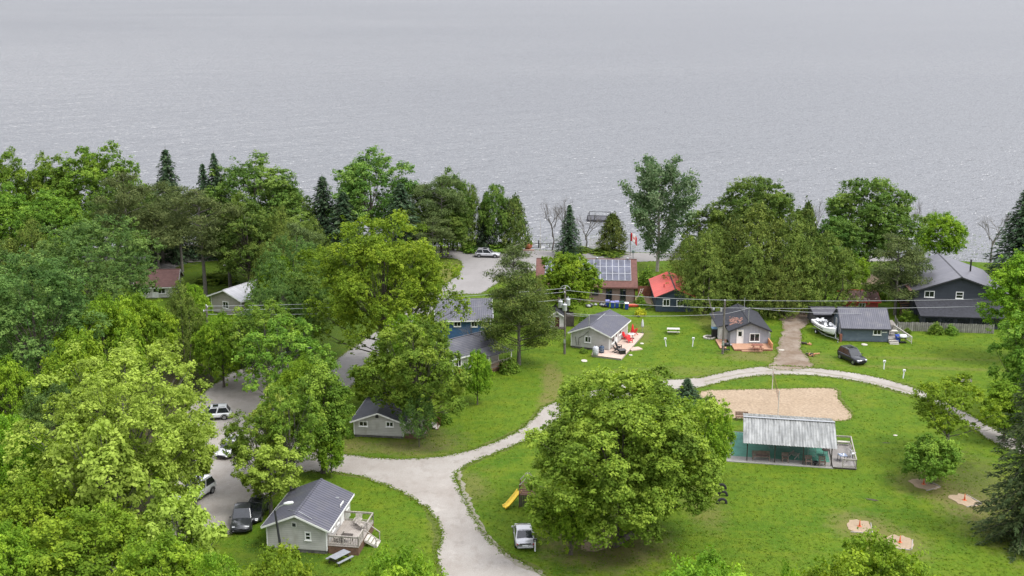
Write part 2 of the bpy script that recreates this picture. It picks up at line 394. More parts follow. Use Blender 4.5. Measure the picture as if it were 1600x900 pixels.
ad2 = n.nodes.new('ShaderNodeMath'); ad2.operation = 'MULTIPLY_ADD'; n.links.new(wc.outputs['Fac'], ad2.inputs[0]); ad2.inputs[1].default_value = 2.2; n.links.new(ad.outputs[0], ad2.inputs[2])
bp = n.nodes.new('ShaderNodeBump'); bp.inputs['Distance'].default_value = 1.9
n.links.new(mrange(n, wd.outputs['Fac'], .3, .7, .75, 1.0), bp.inputs['Strength'])
n.links.new(ad2.outputs[0], bp.inputs['Height'])
# turbid water body under a wind-roughened surface: facets keep the mirror part well below that of still water
n.nodes.remove(b); df = n.nodes.new('ShaderNodeBsdfDiffuse'); gl = n.nodes.new('ShaderNodeBsdfGlossy'); fr = n.nodes.new('ShaderNodeFresnel'); fr.inputs['IOR'].default_value = 1.33
gl.inputs['Roughness'].default_value = .30
for x in (df, gl, fr): n.links.new(bp.outputs[0], x.inputs['Normal'])
n.links.new(mixc(n, mrange(n, wd.outputs['Fac'], .35, .65), (.085, .09, .097), (.112, .117, .124)), df.inputs['Color'])
gl.inputs['Color'].default_value = (.985, .985, .985, 1)
ms = n.nodes.new('ShaderNodeMixShader'); n.links.new(mrange(n, fr.outputs[0], 0, 1, .15, .48), ms.inputs[0]); n.links.new(df.outputs[0], ms.inputs[1]); n.links.new(gl.outputs[0], ms.inputs[2])
n.links.new(ms.outputs[0], n.nodes.get('Material Output').inputs['Surface'])
m = MB()
wx = [-30000, -3000, -400, 400, 3000, 30000]; wy = [200, 400, 1200, 6000, 40000]
vs = [(x, y, WATER_Z) for y in wy for x in wx]; fs = [(j*6+i, j*6+i+1, j*6+i+7, j*6+i+6) for j in range(4) for i in range(5)]
m.add(vs, fs); tag(m.build('water', wm), kind='structure')

# roads (each sheet 4 mm above the one below)
Z1, Z2, Z3, Z4 = .006, .012, .018, .024
GR = [(705, 960), (690, 900), (683, 862), (690, 835), (672, 800), (640, 775), (600, 757), (560, 744), (520, 738), (470, 736), (415, 730), (410, 706), (470, 704), (500, 707), (545, 711), (600, 716), (660, 716), (712, 709), (765, 694), (805, 676), (833, 655), (850, 636), (893, 620), (960, 603), (1030, 594), (1090, 590), (1150, 578), (1205, 572), (1262, 574), (1330, 582), (1400, 597), (1455, 617), (1510, 645), (1560, 672), (1620, 700), (1700, 740),
      (1700, 770), (1620, 722), (1550, 690), (1520, 670), (1470, 637), (1420, 617), (1360, 600), (1300, 590), (1250, 586), (1205, 586), (1150, 592), (1100, 604), (1040, 612), (970, 621), (900, 642), (862, 662), (838, 680), (800, 697), (765, 711), (727, 727), (712, 743), (716, 762), (732, 792), (745, 815), (763, 842), (790, 866), (830, 887), (900, 925), (960, 950)]
flat_poly('gravel_road_verge', GR, Z1, WORN, jit=.05, seed=4, off=.55)
flat_poly('gravel_road', GR, Z2+.004, GRAV, jit=.09, seed=5, seg=.5)
ST = [(-700, 402), (0, 400), (240, 400), (330, 396), (470, 395), (600, 395), (690, 392), (760, 389), (850, 391), (960, 394), (1060, 396), (1180, 398), (1300, 399), (1390, 401),
      (1395, 408), (1300, 409), (1180, 408), (1060, 407), (960, 412), (860, 420), (800, 432), (768, 448), (750, 459), (712, 460), (690, 472), (672, 490), (640, 520), (610, 548), (570, 585), (535, 615), (500, 650), (470, 680), (430, 712), (415, 730), (440, 752), (405, 800), (380, 830), (330, 838), (262, 838), (205, 862), (150, 890), (140, 876), (200, 846), (256, 822), (262, 770), (290, 720), (285, 665), (300, 630), (350, 590), (400, 568), (440, 560), (500, 575), (545, 548), (585, 520), (620, 497), (655, 470), (690, 447), (712, 432), (722, 416), (708, 404), (640, 404), (480, 404), (380, 406), (330, 408), (290, 412), (262, 428), (235, 452), (200, 440), (225, 412), (0, 409), (-700, 410)]
flat_poly('street_verge', ST, Z1-.003, WORN, jit=.05, seed=8, off=.5)
flat_poly('street', ST, Z2, ASPH, jit=.05, seed=9)
flat_poly('parking_yard', [(262, 836), (256, 790), (290, 720), (283, 665), (300, 630), (350, 590), (400, 568), (440, 562), (480, 578), (500, 610), (480, 640), (470, 680), (500, 706), (470, 722), (430, 722), (440, 752), (405, 800), (380, 830), (330, 838)], Z2+.009, GRAV, jit=.15, seed=23, seg=.6)
flat_poly('driveway', [(1243, 578), (1268, 574), (1262, 560), (1252, 540), (1255, 515), (1268, 496), (1262, 482), (1240, 470), (1222, 470), (1222, 495), (1222, 520), (1216, 540), (1212, 560), (1200, 574)], Z2+.009, SOIL, jit=.18, seed=3)
flat_poly('sand_court', [(1096, 612), (1150, 609), (1230, 607), (1302, 607), (1308, 620), (1328, 655), (1240, 655), (1130, 653), (1112, 650), (1100, 632)], Z2, SAND, jit=.06, seed=3, off=-.0)
flat_poly('sand_court_verge', [(1096, 612), (1150, 609), (1230, 607), (1302, 607), (1308, 620), (1328, 655), (1240, 655), (1130, 653), (1112, 650), (1100, 632)], Z1, WORN, jit=.05, seed=3, off=.45)
flat_poly('gravel_yard', [(1000, 461), (1026, 460), (1026, 478), (1012, 474), (990, 470)], Z2, PITS, jit=.1, seed=3)
flat_poly('back_yard_path', [(1318, 428), (1372, 430), (1378, 444), (1310, 441)], Z2, SAND, jit=.1, seed=6)
flat_poly('bare_soil_patch', [(918, 838), (950, 836), (960, 848), (935, 860), (908, 858)], Z1, PITS, jit=.15, seed=3, seg=.6)
flat_poly('forest_floor', [(-700, 470), (-50, 440), (60, 452), (160, 470), (235, 520), (300, 560), (330, 600), (250, 700), (230, 800), (140, 860), (60, 960), (-300, 960), (-900, 900)], Z1-.003, DIRT, jit=.3, seed=12)
flat_poly('shore_verge', [(300, 383), (640, 385.5), (760, 386.2), (800, 387.5), (800, 389), (700, 390), (600, 393), (300, 394)], Z1, WORN, jit=.2, seed=12)

CRN = groundmat('road_crown', (.235, .215, .165), (.29, .265, .22), (.13, .15, .06), 3., .03)
cl_ = [(1100, 596.5), (1150, 586), (1205, 579.5), (1262, 580.5), (1330, 590.5), (1400, 606), (1455, 625.5), (1505, 652)]
top = [(x, y-.8) for x, y in cl_]; bot = [(x, y+.8) for x, y in cl_[::-1]]
flat_poly('road_crown', top+bot, Z3+.004, CRN, jit=.09, seed=31, seg=.5)
flat_poly('road_crown', [(720, 735), (727, 760), (742, 800), (765, 835), (800, 870), (850, 895), (846, 898), (794, 875), (758, 840), (735, 804), (720, 764), (714, 738)], Z3+.004, CRN, jit=.12, seed=33, seg=.5)
# ------------------------------------------------------------------ vegetation
def leaves_mesh(name, C_, N_, size, ratio, mt, rng, tang=None, H=None, W=None, tint=None):
    """many small leaf-shaped faces: centres C_, normals N_"""
    n = len(C_)
    if H:                                            # the crown fills the surveyed height and width
        C_ = C_.copy(); zt = np.percentile(C_[:, 2], 99.6); C_[:, 2] *= H/zt
        rr_ = np.percentile(np.abs(C_[:, 0]), 98.5); C_[:, :2] *= (W/2)/rr_
    N_ = N_/np.maximum(1e-6, np.linalg.norm(N_, axis=1, keepdims=True))
    if tang is None: tang = rng.normal(size=(n, 3))
    T = tang-(tang*N_).sum(1, keepdims=True)*N_
    T /= np.maximum(1e-6, np.linalg.norm(T, axis=1, keepdims=True))
    B = np.cross(N_, T)
    s = (size*rng.uniform(.5, 1.55, n))[:, None]
    a = C_-T*s*.5; b = C_+B*s*ratio*.5-T*s*.05; c = C_+T*s*.5; d = C_-B*s*ratio*.5-T*s*.05
    V = np.stack([a, b, c, d], 1).reshape(-1, 3).astype(np.float32)
    me = bpy.data.meshes.new(name); me.vertices.add(4*n); me.vertices.foreach_set('co', V.ravel())
    me.loops.add(4*n); me.loops.foreach_set('vertex_index', np.arange(4*n, dtype=np.int32))
    me.polygons.add(n); me.polygons.foreach_set('loop_start', np.arange(0, 4*n, 4, dtype=np.int32)); me.polygons.foreach_set('loop_total', np.full(n, 4, dtype=np.int32))
    me.materials.append(mt); me.update(calc_edges=True)
    if tint is None: tint = rng.random(max(1, n//14)).repeat(15)[:n]
    at = me.attributes.new('tint', 'FLOAT', 'POINT'); at.data.foreach_set('value', np.repeat(tint, 4).astype(np.float32))
    return me
def unit(rng, n):
    d = rng.normal(size=(n, 3)); return d/np.linalg.norm(d, axis=1, keepdims=True)
def limb(mb, p, q, r0, r1, rng, n=6, sag=.12, k=5):
    p = np.array(p, float); q = np.array(q, float); L_ = np.linalg.norm(q-p)
    mid = rng.normal(size=3)*L_*sag*.5+np.array([0, 0, -L_*sag])
    pts = []; 
    for i in range(k+1):
        t = i/k; pts.append(p*(1-t)+q*t+mid*math.sin(t*PI)*.6)
    mb.tube(pts, [r0+(r1-r0)*(i/k) for i in range(k+1)], n, 0, True, False)
    return pts
def deciduous(H, W, seed, mt, leaf=.3, nl=20000, cb=.16, lobes=34, lobe_r=(.24, .40), airy=False, bark=None, flat=.92, top=1.0, clr=.34, per=30, shell=(.5, .86)):
    rng = np.random.default_rng(seed)
    bark = bark or BARK
    a = W/2; c = H*(1-cb)/2; z0 = H*cb+c
    # lobe centres spread over the crown envelope
    i = np.arange(lobes)+.5
    ph = np.arccos(np.clip(1-1.72*i/lobes, -1, 1)); th = PI*(1+5**.5)*i+rng.normal(size=lobes)*.35
    d = np.stack([np.cos(th)*np.sin(ph), np.sin(th)*np.sin(ph), np.cos(ph)], 1)
    wob = 1+.16*np.sin(2*th+seed)+.12*np.sin(3*th+seed*2.1)
    rad = rng.uniform(shell[0], shell[1], lobes)
    lc = d*np.array([a, a, c])*rad[:, None]; lc[:, :2] *= wob[:, None]
    lc[:, 2] += z0
    lc[:, 2] = np.maximum(lc[:, 2], H*cb*1.05)
    lr = a*rng.uniform(lobe_r[0], lobe_r[1], lobes)*np.where(rad > .75, .85, 1.0)
    # clusters on every lobe
    m = max(4, int(1.45*nl/(lobes*per))); leaf *= .86
    cc = []; cn = []; ct = []; lt = rng.normal(0, .22, lobes)
    for k in range(lobes):
        mm = max(3, int(m*(lr[k]/lr.mean())**2))
        u = unit(rng, mm); outw = (lc[k]-np.array([0, 0, z0-c*.2])); outw = outw/np.linalg.norm(outw)
        u = u+outw*.45+np.array([0, 0, .42]); u /= np.linalg.norm(u, axis=1, keepdims=True)
        p = lc[k]+u*lr[k]*rng.uniform(.55, 1.22, mm)[:, None]*np.array([1, 1, flat])
        cc.append(p); cn.append(u); ct.append(np.full(mm, lt[k]))
    nf = int(m*lobes*(.12 if airy else .28)); u = unit(rng, nf); wv_ = 1+.16*np.sin(2*np.arctan2(u[:, 1], u[:, 0])+seed)
    fp = u*np.array([a, a, c])*(rng.uniform(.35, .9, nf)*wv_)[:, None]; fp[:, 2] += z0; cc.append(fp); cn.append(u); ct.append(np.zeros(nf)); ct = np.concatenate(ct)
    cc = np.concatenate(cc); cn = np.concatenate(cn)
    k = len(cc)
    ball = unit(rng, k*per)*(rng.random(k*per)**.42)[:, None]
    Cn = np.repeat(cc, per, 0)+ball*clr*1.2*np.array([1, 1, .75])*np.repeat(rng.uniform(.5, 1.6, k), per)[:, None]
    Nn = np.repeat(cn, per, 0)*.4+ball*.5+np.array([0, 0, .7])+rng.normal(size=(k*per, 3))*.45
    tint = np.repeat(np.clip(rng.normal(.5, .22, k)+ct, 0, 1), per)
    zs = H/np.percentile(Cn[:, 2], 99.6); xs_ = (W/2)/np.percentile(np.abs(Cn[:, 0]), 98.5); S3 = np.array([xs_, xs_, zs])
    lc = lc*S3; cc = cc*S3
    lm = leaves_mesh('crown', Cn*S3, Nn, leaf, .72, mt, rng, None, None, None, tint)
    # trunk and limbs
    tb = MB(); tr = .018*H+.06
    lean = rng.normal(size=2)*.02*H
    tp = [(lean[0]*t*t, lean[1]*t*t, H*.78*t) for t in (0, .03, .12, .3, .5, .75, 1)]
    tb.tube(tp, [tr*1.5, tr*1.15, tr, tr*.85, tr*.62, tr*.36, .05], 9, 0, True)
    order = rng.permutation(lobes)
    for j in order[:min(46, int(lobes*.7))]:
        q = lc[j]; zt = min(H*.62, max(H*cb*.9, q[2]*.5)); t = zt/(H*.78)
        p = (lean[0]*t*t, lean[1]*t*t, zt)
        r0 = tr*.27*(1-.5*t)
        pts = limb(tb, p, q, r0, r0*.2, rng, 5, .11)
        if airy:
            near = cc[np.argsort(((cc-q)**2).sum(1))[:9:3]]
            for qq in near: limb(tb, pts[3], qq, r0*.3, .012, rng, 3, .14, 3)
    return tb, lm, bark
def spruce(H, W, seed, mt, dens=1.0, leaf=.34, droop=.28, bark=None, bare=.04, jag=.2):
    rng = np.random.default_rng(seed); a = W/2
    tb = MB(); tr = .012*H+.05; tb.tube([(0, 0, 0), (0, 0, H*.5), (0, 0, H)], [tr*1.2, tr*.6, .02], 8, 0)
    C_ = []; N_ = []; T_ = []
    z = H*bare
    while z < H*.985:
        f = 1-(z/H); rr = a*(f**.8)*1.16+.12
        nb = max(5, int(9*dens*(.6+f*.5)))
        ph0 = rng.uniform(0, 6.28)
        for j in range(nb):
            th = ph0+2*PI*j/nb+rng.normal()*.15; r = rr*(1+rng.normal()*jag*.6); r = max(.15, r)
            dx, dy = math.cos(th), math.sin(th)
            kk = max(3, int(r/.16*dens)); t = (np.arange(kk)+.5)/kk
            up = .12*r*(1 if f < .5 else .5)
            zz = z-droop*r*t**1.4+up*(t > .8)*(t-.8)*3
            wid = (.10+.42*np.sin(np.clip(t*1.1, 0, 1)*PI)**.7)*min(1, r*.45)
            for rep in range(4):
                off = rng.normal(size=kk)*wid*.55
                C_.append(np.stack([dx*r*t-dy*off, dy*r*t+dx*off, zz-np.abs(rng.normal(size=kk))*.12*(1+r*.1)], 1))
                N_.append(np.stack([dx*.3+rng.normal(size=kk)*.35, dy*.3+rng.normal(size=kk)*.35, np.full(kk, .9)], 1))
                T_.append(np.stack([np.full(kk, dx)+rng.normal(size=kk)*.5-dy*np.sign(off)*.5, np.full(kk, dy)+rng.normal(size=kk)*.5+dx*np.sign(off)*.5, rng.normal(size=kk)*.2-.35], 1))
            if j % 2 == 0 and r > .6: tb.tube([(0, 0, z), (dx*r*.5, dy*r*.5, z-droop*r*.35), (dx*r*.9, dy*r*.9, z-droop*r*.85)], [.035, .025, .01], 3, 0, True, False)
        z += max(.20, .042*H*(.45+f*.5))*rng.uniform(.8, 1.2)
    lm = leaves_mesh('crown', np.concatenate(C_), np.concatenate(N_), leaf, .36, mt, rng, np.concatenate(T_))
    return tb, lm, bark or BARK
def cedar(H, W, seed, mt, nl=15000, leaf=.3, tops=1, bark=None):
    rng = np.random.default_rng(seed); a = W/2; per = 22
    k = nl//per; C0 = []; N0 = []
    tb = MB()
    for s in range(tops):
        ox, oy = (0, 0) if s == 0 else (rng.uniform(-.45, .45)*a, rng.uniform(-.45, .45)*a)
        h = H if s == 0 else H*rng.uniform(.72, .93); aw = a if tops == 1 else a*rng.uniform(.62, .8)
        kk = k//tops
        zf = rng.uniform(0, 1, kk)**.9; th = rng.uniform(0, 2*PI, kk)
        prof = np.where(zf < .25, .78+.22*zf/.25, ((1-zf)/.75)**.58)
        lump = 1+.13*np.sin(th*3+zf*9+s)+.11*np.sin(th*5-zf*17)+.13*np.sin(th*9+zf*23+seed)*np.sin(zf*31+th*2)
        r = aw*prof*lump*(1.04-.55*rng.random(kk)**1.3)
        z = h*(.05+.95*zf)
        r = np.maximum(r, .12*aw); C0.append(np.stack([ox+r*np.cos(th), oy+r*np.sin(th), z], 1)); N0.append(np.stack([np.cos(th), np.sin(th), np.full(kk, .55)], 1))
        tr = .012*h+.05; tb.tube([(ox*.4, oy*.4, 0), (ox, oy, h*.4), (ox, oy, h*.92)], [tr, tr*.7, .03], 7, 0)
    c = np.concatenate(C0); nn = np.concatenate(N0); k = len(c)
    dd = np.repeat(rng.uniform(.5, 1.5, k), per)[:, None]
    Cn = np.repeat(c, per, 0)+rng.normal(size=(k*per, 3))*np.array([.22, .22, .24])*dd
    Nn = np.repeat(nn, per, 0)+rng.normal(size=(k*per, 3))*.5
    Tn = np.tile(np.array([0, 0, .5]), (k*per, 1))+np.repeat(nn, per, 0)*.5+rng.normal(size=(k*per, 3))*.9
    return tb, leaves_mesh('crown', Cn, Nn, leaf, .42, mt, rng, Tn, H, W), bark or BARK
def pine(H, W, seed, mt, nl=16000, leaf=.36, bare=.3, plates=26, bark=None, deadwood=True):
    rng = np.random.default_rng(seed); a = W/2; tb = MB(); tr = .015*H+.06
    lx, ly = rng.normal(size=2)*.03*H
    ctr = lambda z: np.array([lx*(z/H)**2, ly*(z/H)**2, z])
    tb.tube([ctr(z) for z in np.linspace(0, H*.97, 7)], list(np.linspace(tr*1.15, .04, 7)), 8, 0)
    C0 = []; N0 = []; per = 24; m = max(4, nl//(plates*per))
    for j in range(plates):
        zf = bare+(1-bare)*(j+.5)/plates; z = H*zf+rng.normal()*.2
        f = math.sin(min(1, (1-zf)/(1-bare)*1.25+.12)*PI*.5)
        th = j*2.4+rng.normal()*.5; r = a*f*rng.uniform(.35, .8)
        c = ctr(z)+np.array([math.cos(th)*r, math.sin(th)*r, r*.18])
        pr = a*rng.uniform(.24, .42)*(f*.6+.4)
        mm = max(4, int(m*(pr/(a*.28))**1.3)); u = unit(rng, mm); rr = rng.uniform(.2, 1, mm)**.5
        C0.append(c+u*pr*rr[:, None]*np.array([1, 1, .38])); N0.append(u*.4+np.array([0, 0, .8]))
        limb(tb, ctr(z-r*.15), c, .05+.012*H*.4, .02, rng, 4, -.03, 4)
    if deadwood:
        for j in range(7):
            z = H*rng.uniform(bare*.55, .8); th = rng.uniform(0, 6.28); r = a*rng.uniform(.35, .8)
            q = ctr(z)+np.array([math.cos(th)*r, math.sin(th)*r, r*rng.uniform(-.1, .5)])
            pts = limb(tb, ctr(z), q, .05, .018, rng, 4, .08, 4)
            limb(tb, pts[3], q+rng.normal(size=3)*.5, .02, .01, rng, 3, .1, 2)
    c = np.concatenate(C0); nn = np.concatenate(N0); k = len(c)
    Cn = np.repeat(c, per, 0)+rng.normal(size=(k*per, 3))*np.array([.30, .30, .20])
    Nn = np.repeat(nn, per, 0)+rng.normal(size=(k*per, 3))*.6
    return tb, leaves_mesh('crown', Cn, Nn, leaf, .30, mt, rng, None, H, W), bark or BARKG
def poplar(H, W, seed, mt, nl=17000, leaf=.34, bark=None):
    rng = np.random.default_rng(seed); a = W/2; tb = MB(); tr = .013*H+.06; per = 20
    tb.tube([(0, 0, 0), (.1, 0, H*.3), (-.1, .1, H*.65), (.2, 0, H*.97)], [tr, tr*.75, tr*.4, .03], 8, 0)
    C0 = []
    nb = 30
    for j in range(nb):
        t = .12+.86*j/nb; z0 = H*t*.9; th = j*2.4+rng.normal()*.4
        prof = math.sin(min(1, .30+.70*(1-t)*1.5)*PI*.5)*(1.0 if t > .2 else .7)
        r = a*prof*rng.uniform(.55, 1.1); L_ = r*rng.uniform(1.0, 1.5)
        p = np.array([0, 0, z0]); q = np.array([math.cos(th)*r, math.sin(th)*r, min(H*1.02, z0+L_*.85)])
        limb(tb, p, q, tr*.35*(1.1-t), .02, rng, 5, .06)
        kk = int(nl/nb/per*(.5+prof)); s = rng.uniform(.25, 1.06, kk)
        sp_ = .9*(1.15-s*.55)
        C0.append(p+(q-p)*s[:, None]+rng.normal(size=(kk, 3))*sp_[:, None]*np.array([.55, .55, .7]))
    c = np.concatenate(C0); k = len(c)
    Cn = np.repeat(c, per, 0)+rng.normal(size=(k*per, 3))*.26
    Nn = rng.normal(size=(k*per, 3))*.7+np.array([0, 0, .55])
    return tb, leaves_mesh('crown', Cn, Nn, leaf, .75, mt, rng, None, H, W), bark or BARKP
def bare_tree(H, W, seed, bark=None):
    rng = np.random.default_rng(seed); tb = MB(); tr = .010*H+.05
    def grow(p, d, L_, r, lvl):
        q = p+d*L_; mid = (p+q)/2+rng.normal(size=3)*L_*.04
        tb.tube([p, mid, q], [r, r*.8, r*.55], 5 if lvl < 2 else 3, 0, True, False)
        if lvl >= 5: return
        for s in range(3 if lvl < 4 else 2):
            nd = d*.9+rng.normal(size=3)*.42+np.array([0, 0, .18]); nd[:2] *= 1.0+.3*(W/H); nd /= np.linalg.norm(nd)
            st = p+(q-p)*(1 if s == 0 else rng.uniform(.55, 1))
            grow(st, nd, L_*rng.uniform(.6, .8), r*.6, lvl+1)
    grow(np.zeros(3), np.array([0, 0, 1.]), H*.33, tr, 0)
    return tb, None, bark or BARKG
def shrub(H, W, seed, mt, nl=1500, leaf=.16):
    rng = np.random.default_rng(seed); per = 16; k = max(10, nl//per); u = unit(rng, k); u[:, 2] = np.abs(u[:, 2])
    c = u*np.array([W/2, W/2, H*.88])*rng.uniform(.55, 1.0, k)[:, None]*(1+.18*np.sin(np.arctan2(u[:, 1], u[:, 0])*3+seed))[:, None]
    c[:, 2] += .06*H
    Cn = np.repeat(c, per, 0)+rng.normal(size=(k*per, 3))*.11*max(.6, min(1.2, W/2)); Cn[:, 2] = np.maximum(Cn[:, 2], .02)
    Nn = np.repeat(u, per, 0)*.6+np.array([0, 0, .6])+rng.normal(size=(k*per, 3))*.5
    tb = MB()
    for j in range(6):
        th = j*1.05; tb.tube([(0, 0, 0), (math.cos(th)*W*.12, math.sin(th)*W*.12, H*.3), (math.cos(th)*W*.26, math.sin(th)*W*.26, H*.62)], [.04, .03, .012], 4, 0)
    return tb, leaves_mesh('foliage', Cn, Nn, leaf, .7, mt, rng), BARK
def plant(name, label, cat, spec, px, pb, group=None, H=None, W=None, pt=None, wpx=None, rz=None, dx=0):
    """one tree standing at the ground point under (px,pb)"""
    g = gp(px, pb)
    H = H or hz(px, pb, pt)
    if W is None: W = wpx/(F/((g.y)*cp+(CAMH-H*.55)*sp))
    tb, lm, bark = spec(H, W)
    t = thing(name, label, cat, g, rz or 0, group)
    tb.build('trunk' if name != 'shrub' else 'stem', bark, t)
    if lm is not None:
        o = bpy.data.objects.new('crown' if name != 'shrub' else 'foliage', lm); COL.objects.link(o); o.parent = t
    t['H'] = H; t['W'] = W
    return t
PROTO = {}
def clone(key, label, px, pb, pt, wpx, rz, group=None, name=None):
    """another tree of a kind already built: same meshes, its own size and turn"""
    src = PROTO[key]; g = gp(px, pb); H = hz(px, pb, pt); W = wpx/(F/((g.y)*cp+(CAMH-H*.55)*sp))
    sxy = W/src['W']; sz = H/src['H']
    o = dup(src, g, rz, label, group, (sxy, sxy, sz))
    del o['H']; del o['W']
    if name: o.name = name
    return o
# ------------------------------------------------------------------ buildings
SID_G = striped('siding_light_grey', (.43, .42, .40), (.25, .245, .235), 2, .2, .1, .7, dirt=((.30, .285, .25), 1.2, (1, 1, .35)))
SID_B = striped('siding_cool_grey', (.30, .31, .345), (.19, .20, .225), 0, .22, .07, .7)
SID_W = striped('siding_off_white', (.55, .54, .51), (.38, .37, .35), 2, .16, .1, .7)
SID_T = striped('siding_tan_grey', (.34, .31, .28), (.22, .20, .18), 2, .2, .12, .7)
BLUE_G = striped('boards_slate_blue', (.088, .115, .15), (.05, .065, .085), 2, .18, .1, .75, dirt=((.14, .17, .19), 1.5))
NAVY = striped('boards_navy', (.035, .10, .23), (.018, .045, .10), 2, .2, .1, .75, dirt=((.05, .085, .14), 1.2))
NAVYD = striped('boards_dark_navy', (.03, .048, .072), (.016, .024, .036), 0, .25, .08, .75)
CHAR = striped('boards_charcoal', (.035, .042, .055), (.02, .024, .032), 2, .22, .12, .75)
ROOF_S = striped('roof_slate_metal', (.105, .105, .125), (.045, .045, .058), 0, .28, .22, .42, .25, dirt=((.17, .165, .17), .9))
ROOF_SY = striped('roof_shingle_courses', (.095, .095, .12), (.028, .028, .042), 1, .42, .3, .5, .1, dirt=((.14, .135, .14), .8))
ROOF_P = striped('roof_smooth_grey_metal', (.135, .132, .152), (.095, .092, .11), 1, .9, .05, .4, .35, dirt=((.19, .185, .195), .35))
ROOF_L = striped('roof_pale_grey', (.42, .42, .44), (.33, .33, .35), 1, .5, .1, .5, .1)
ROOF_BR = mat('roof_brown_shingle', (.125, .058, .047), .85, var=.22, nscale=2.2)
ROOF_RU = mat('roof_rusty_shingle', (.15, .085, .07), .85, var=.45, nscale=1.6)
ROOF_BR2 = mat('roof_red_brown', (.16, .085, .075), .85, var=.2, nscale=2)
ROOF_R = striped('roof_red_metal', (.56, .085, .065), (.38, .05, .04), 1, .45, .08, .45, .1)
ROOF_K = mat('roof_black_shingle', (.028, .029, .036), .8, var=.35, nscale=3)
BRICK = brickmat('brick_mauve', (.19, .115, .095), (.24, .16, .135), (.28, .24, .22), 2.6)
WHITE = mat('white_trim', (.72, .72, .70), .5, var=.06)
DTRIM = mat('dark_trim', (.03, .03, .035), .5, var=.1)
GLASS = mat('window_glass', (.014, .017, .021), .06, spec=.7, var=.4, nscale=1.1)
BLOCK = mat('foundation_block', (.10, .095, .085), .9, var=.4, nscale=2.5)
WOODG = striped('weathered_deck_boards', (.32, .285, .25), (.16, .14, .12), 0, .16, .1, .8, dirt=((.22, .19, .165), 1.4))
WOODGY = striped('grey_deck_boards', (.27, .25, .235), (.13, .12, .11), 1, .16, .12, .8, dirt=((.18, .165, .15), 1.2))
WOODP = striped('pinkish_deck_boards', (.50, .38, .31), (.30, .22, .175), 0, .16, .08, .8)
WOODO = striped('orange_deck_boards', (.40, .225, .14), (.24, .125, .075), 0, .15, .08, .7)
WOODB = mat('brown_wood', (.14, .08, .055), .8, var=.3, nscale=4)
WOODR = mat('reddish_wood', (.22, .085, .055), .8, var=.25, nscale=4)
WOODW = mat('weathered_wood', (.33, .30, .265), .85, var=.25, nscale=5)
WOODD = mat('dark_wood', (.055, .045, .038), .85, var=.3, nscale=4)
PALE = mat('pale_sun_bleached_wood', (.50, .47, .42), .8, var=.15, nscale=4)
METAL = mat('galvanised_metal', (.42, .43, .44), .4, .6, var=.12)
BLACKP = mat('black_plastic', (.014, .014, .016), .45, var=.15)
RUBBER = mat('rubber', (.012, .012, .013), .75, var=.25)
REDP = mat('red_plastic', (.58, .02, .025), .45, var=.1)
WHITEP = mat('white_plastic', (.72, .73, .74), .35, var=.05)
BLUEP = mat('blue_plastic', (.02, .055, .30), .45, var=.12)
GREENP = mat('dark_green_plastic', (.012, .05, .03), .45, var=.12)
YELP = mat('yellow_plastic', (.78, .54, .04), .4, var=.08)
ORP = mat('orange_plastic', (.60, .16, .07), .5, var=.08)
STONE = mat('pale_stone', (.45, .42, .36), .85, var=.2)

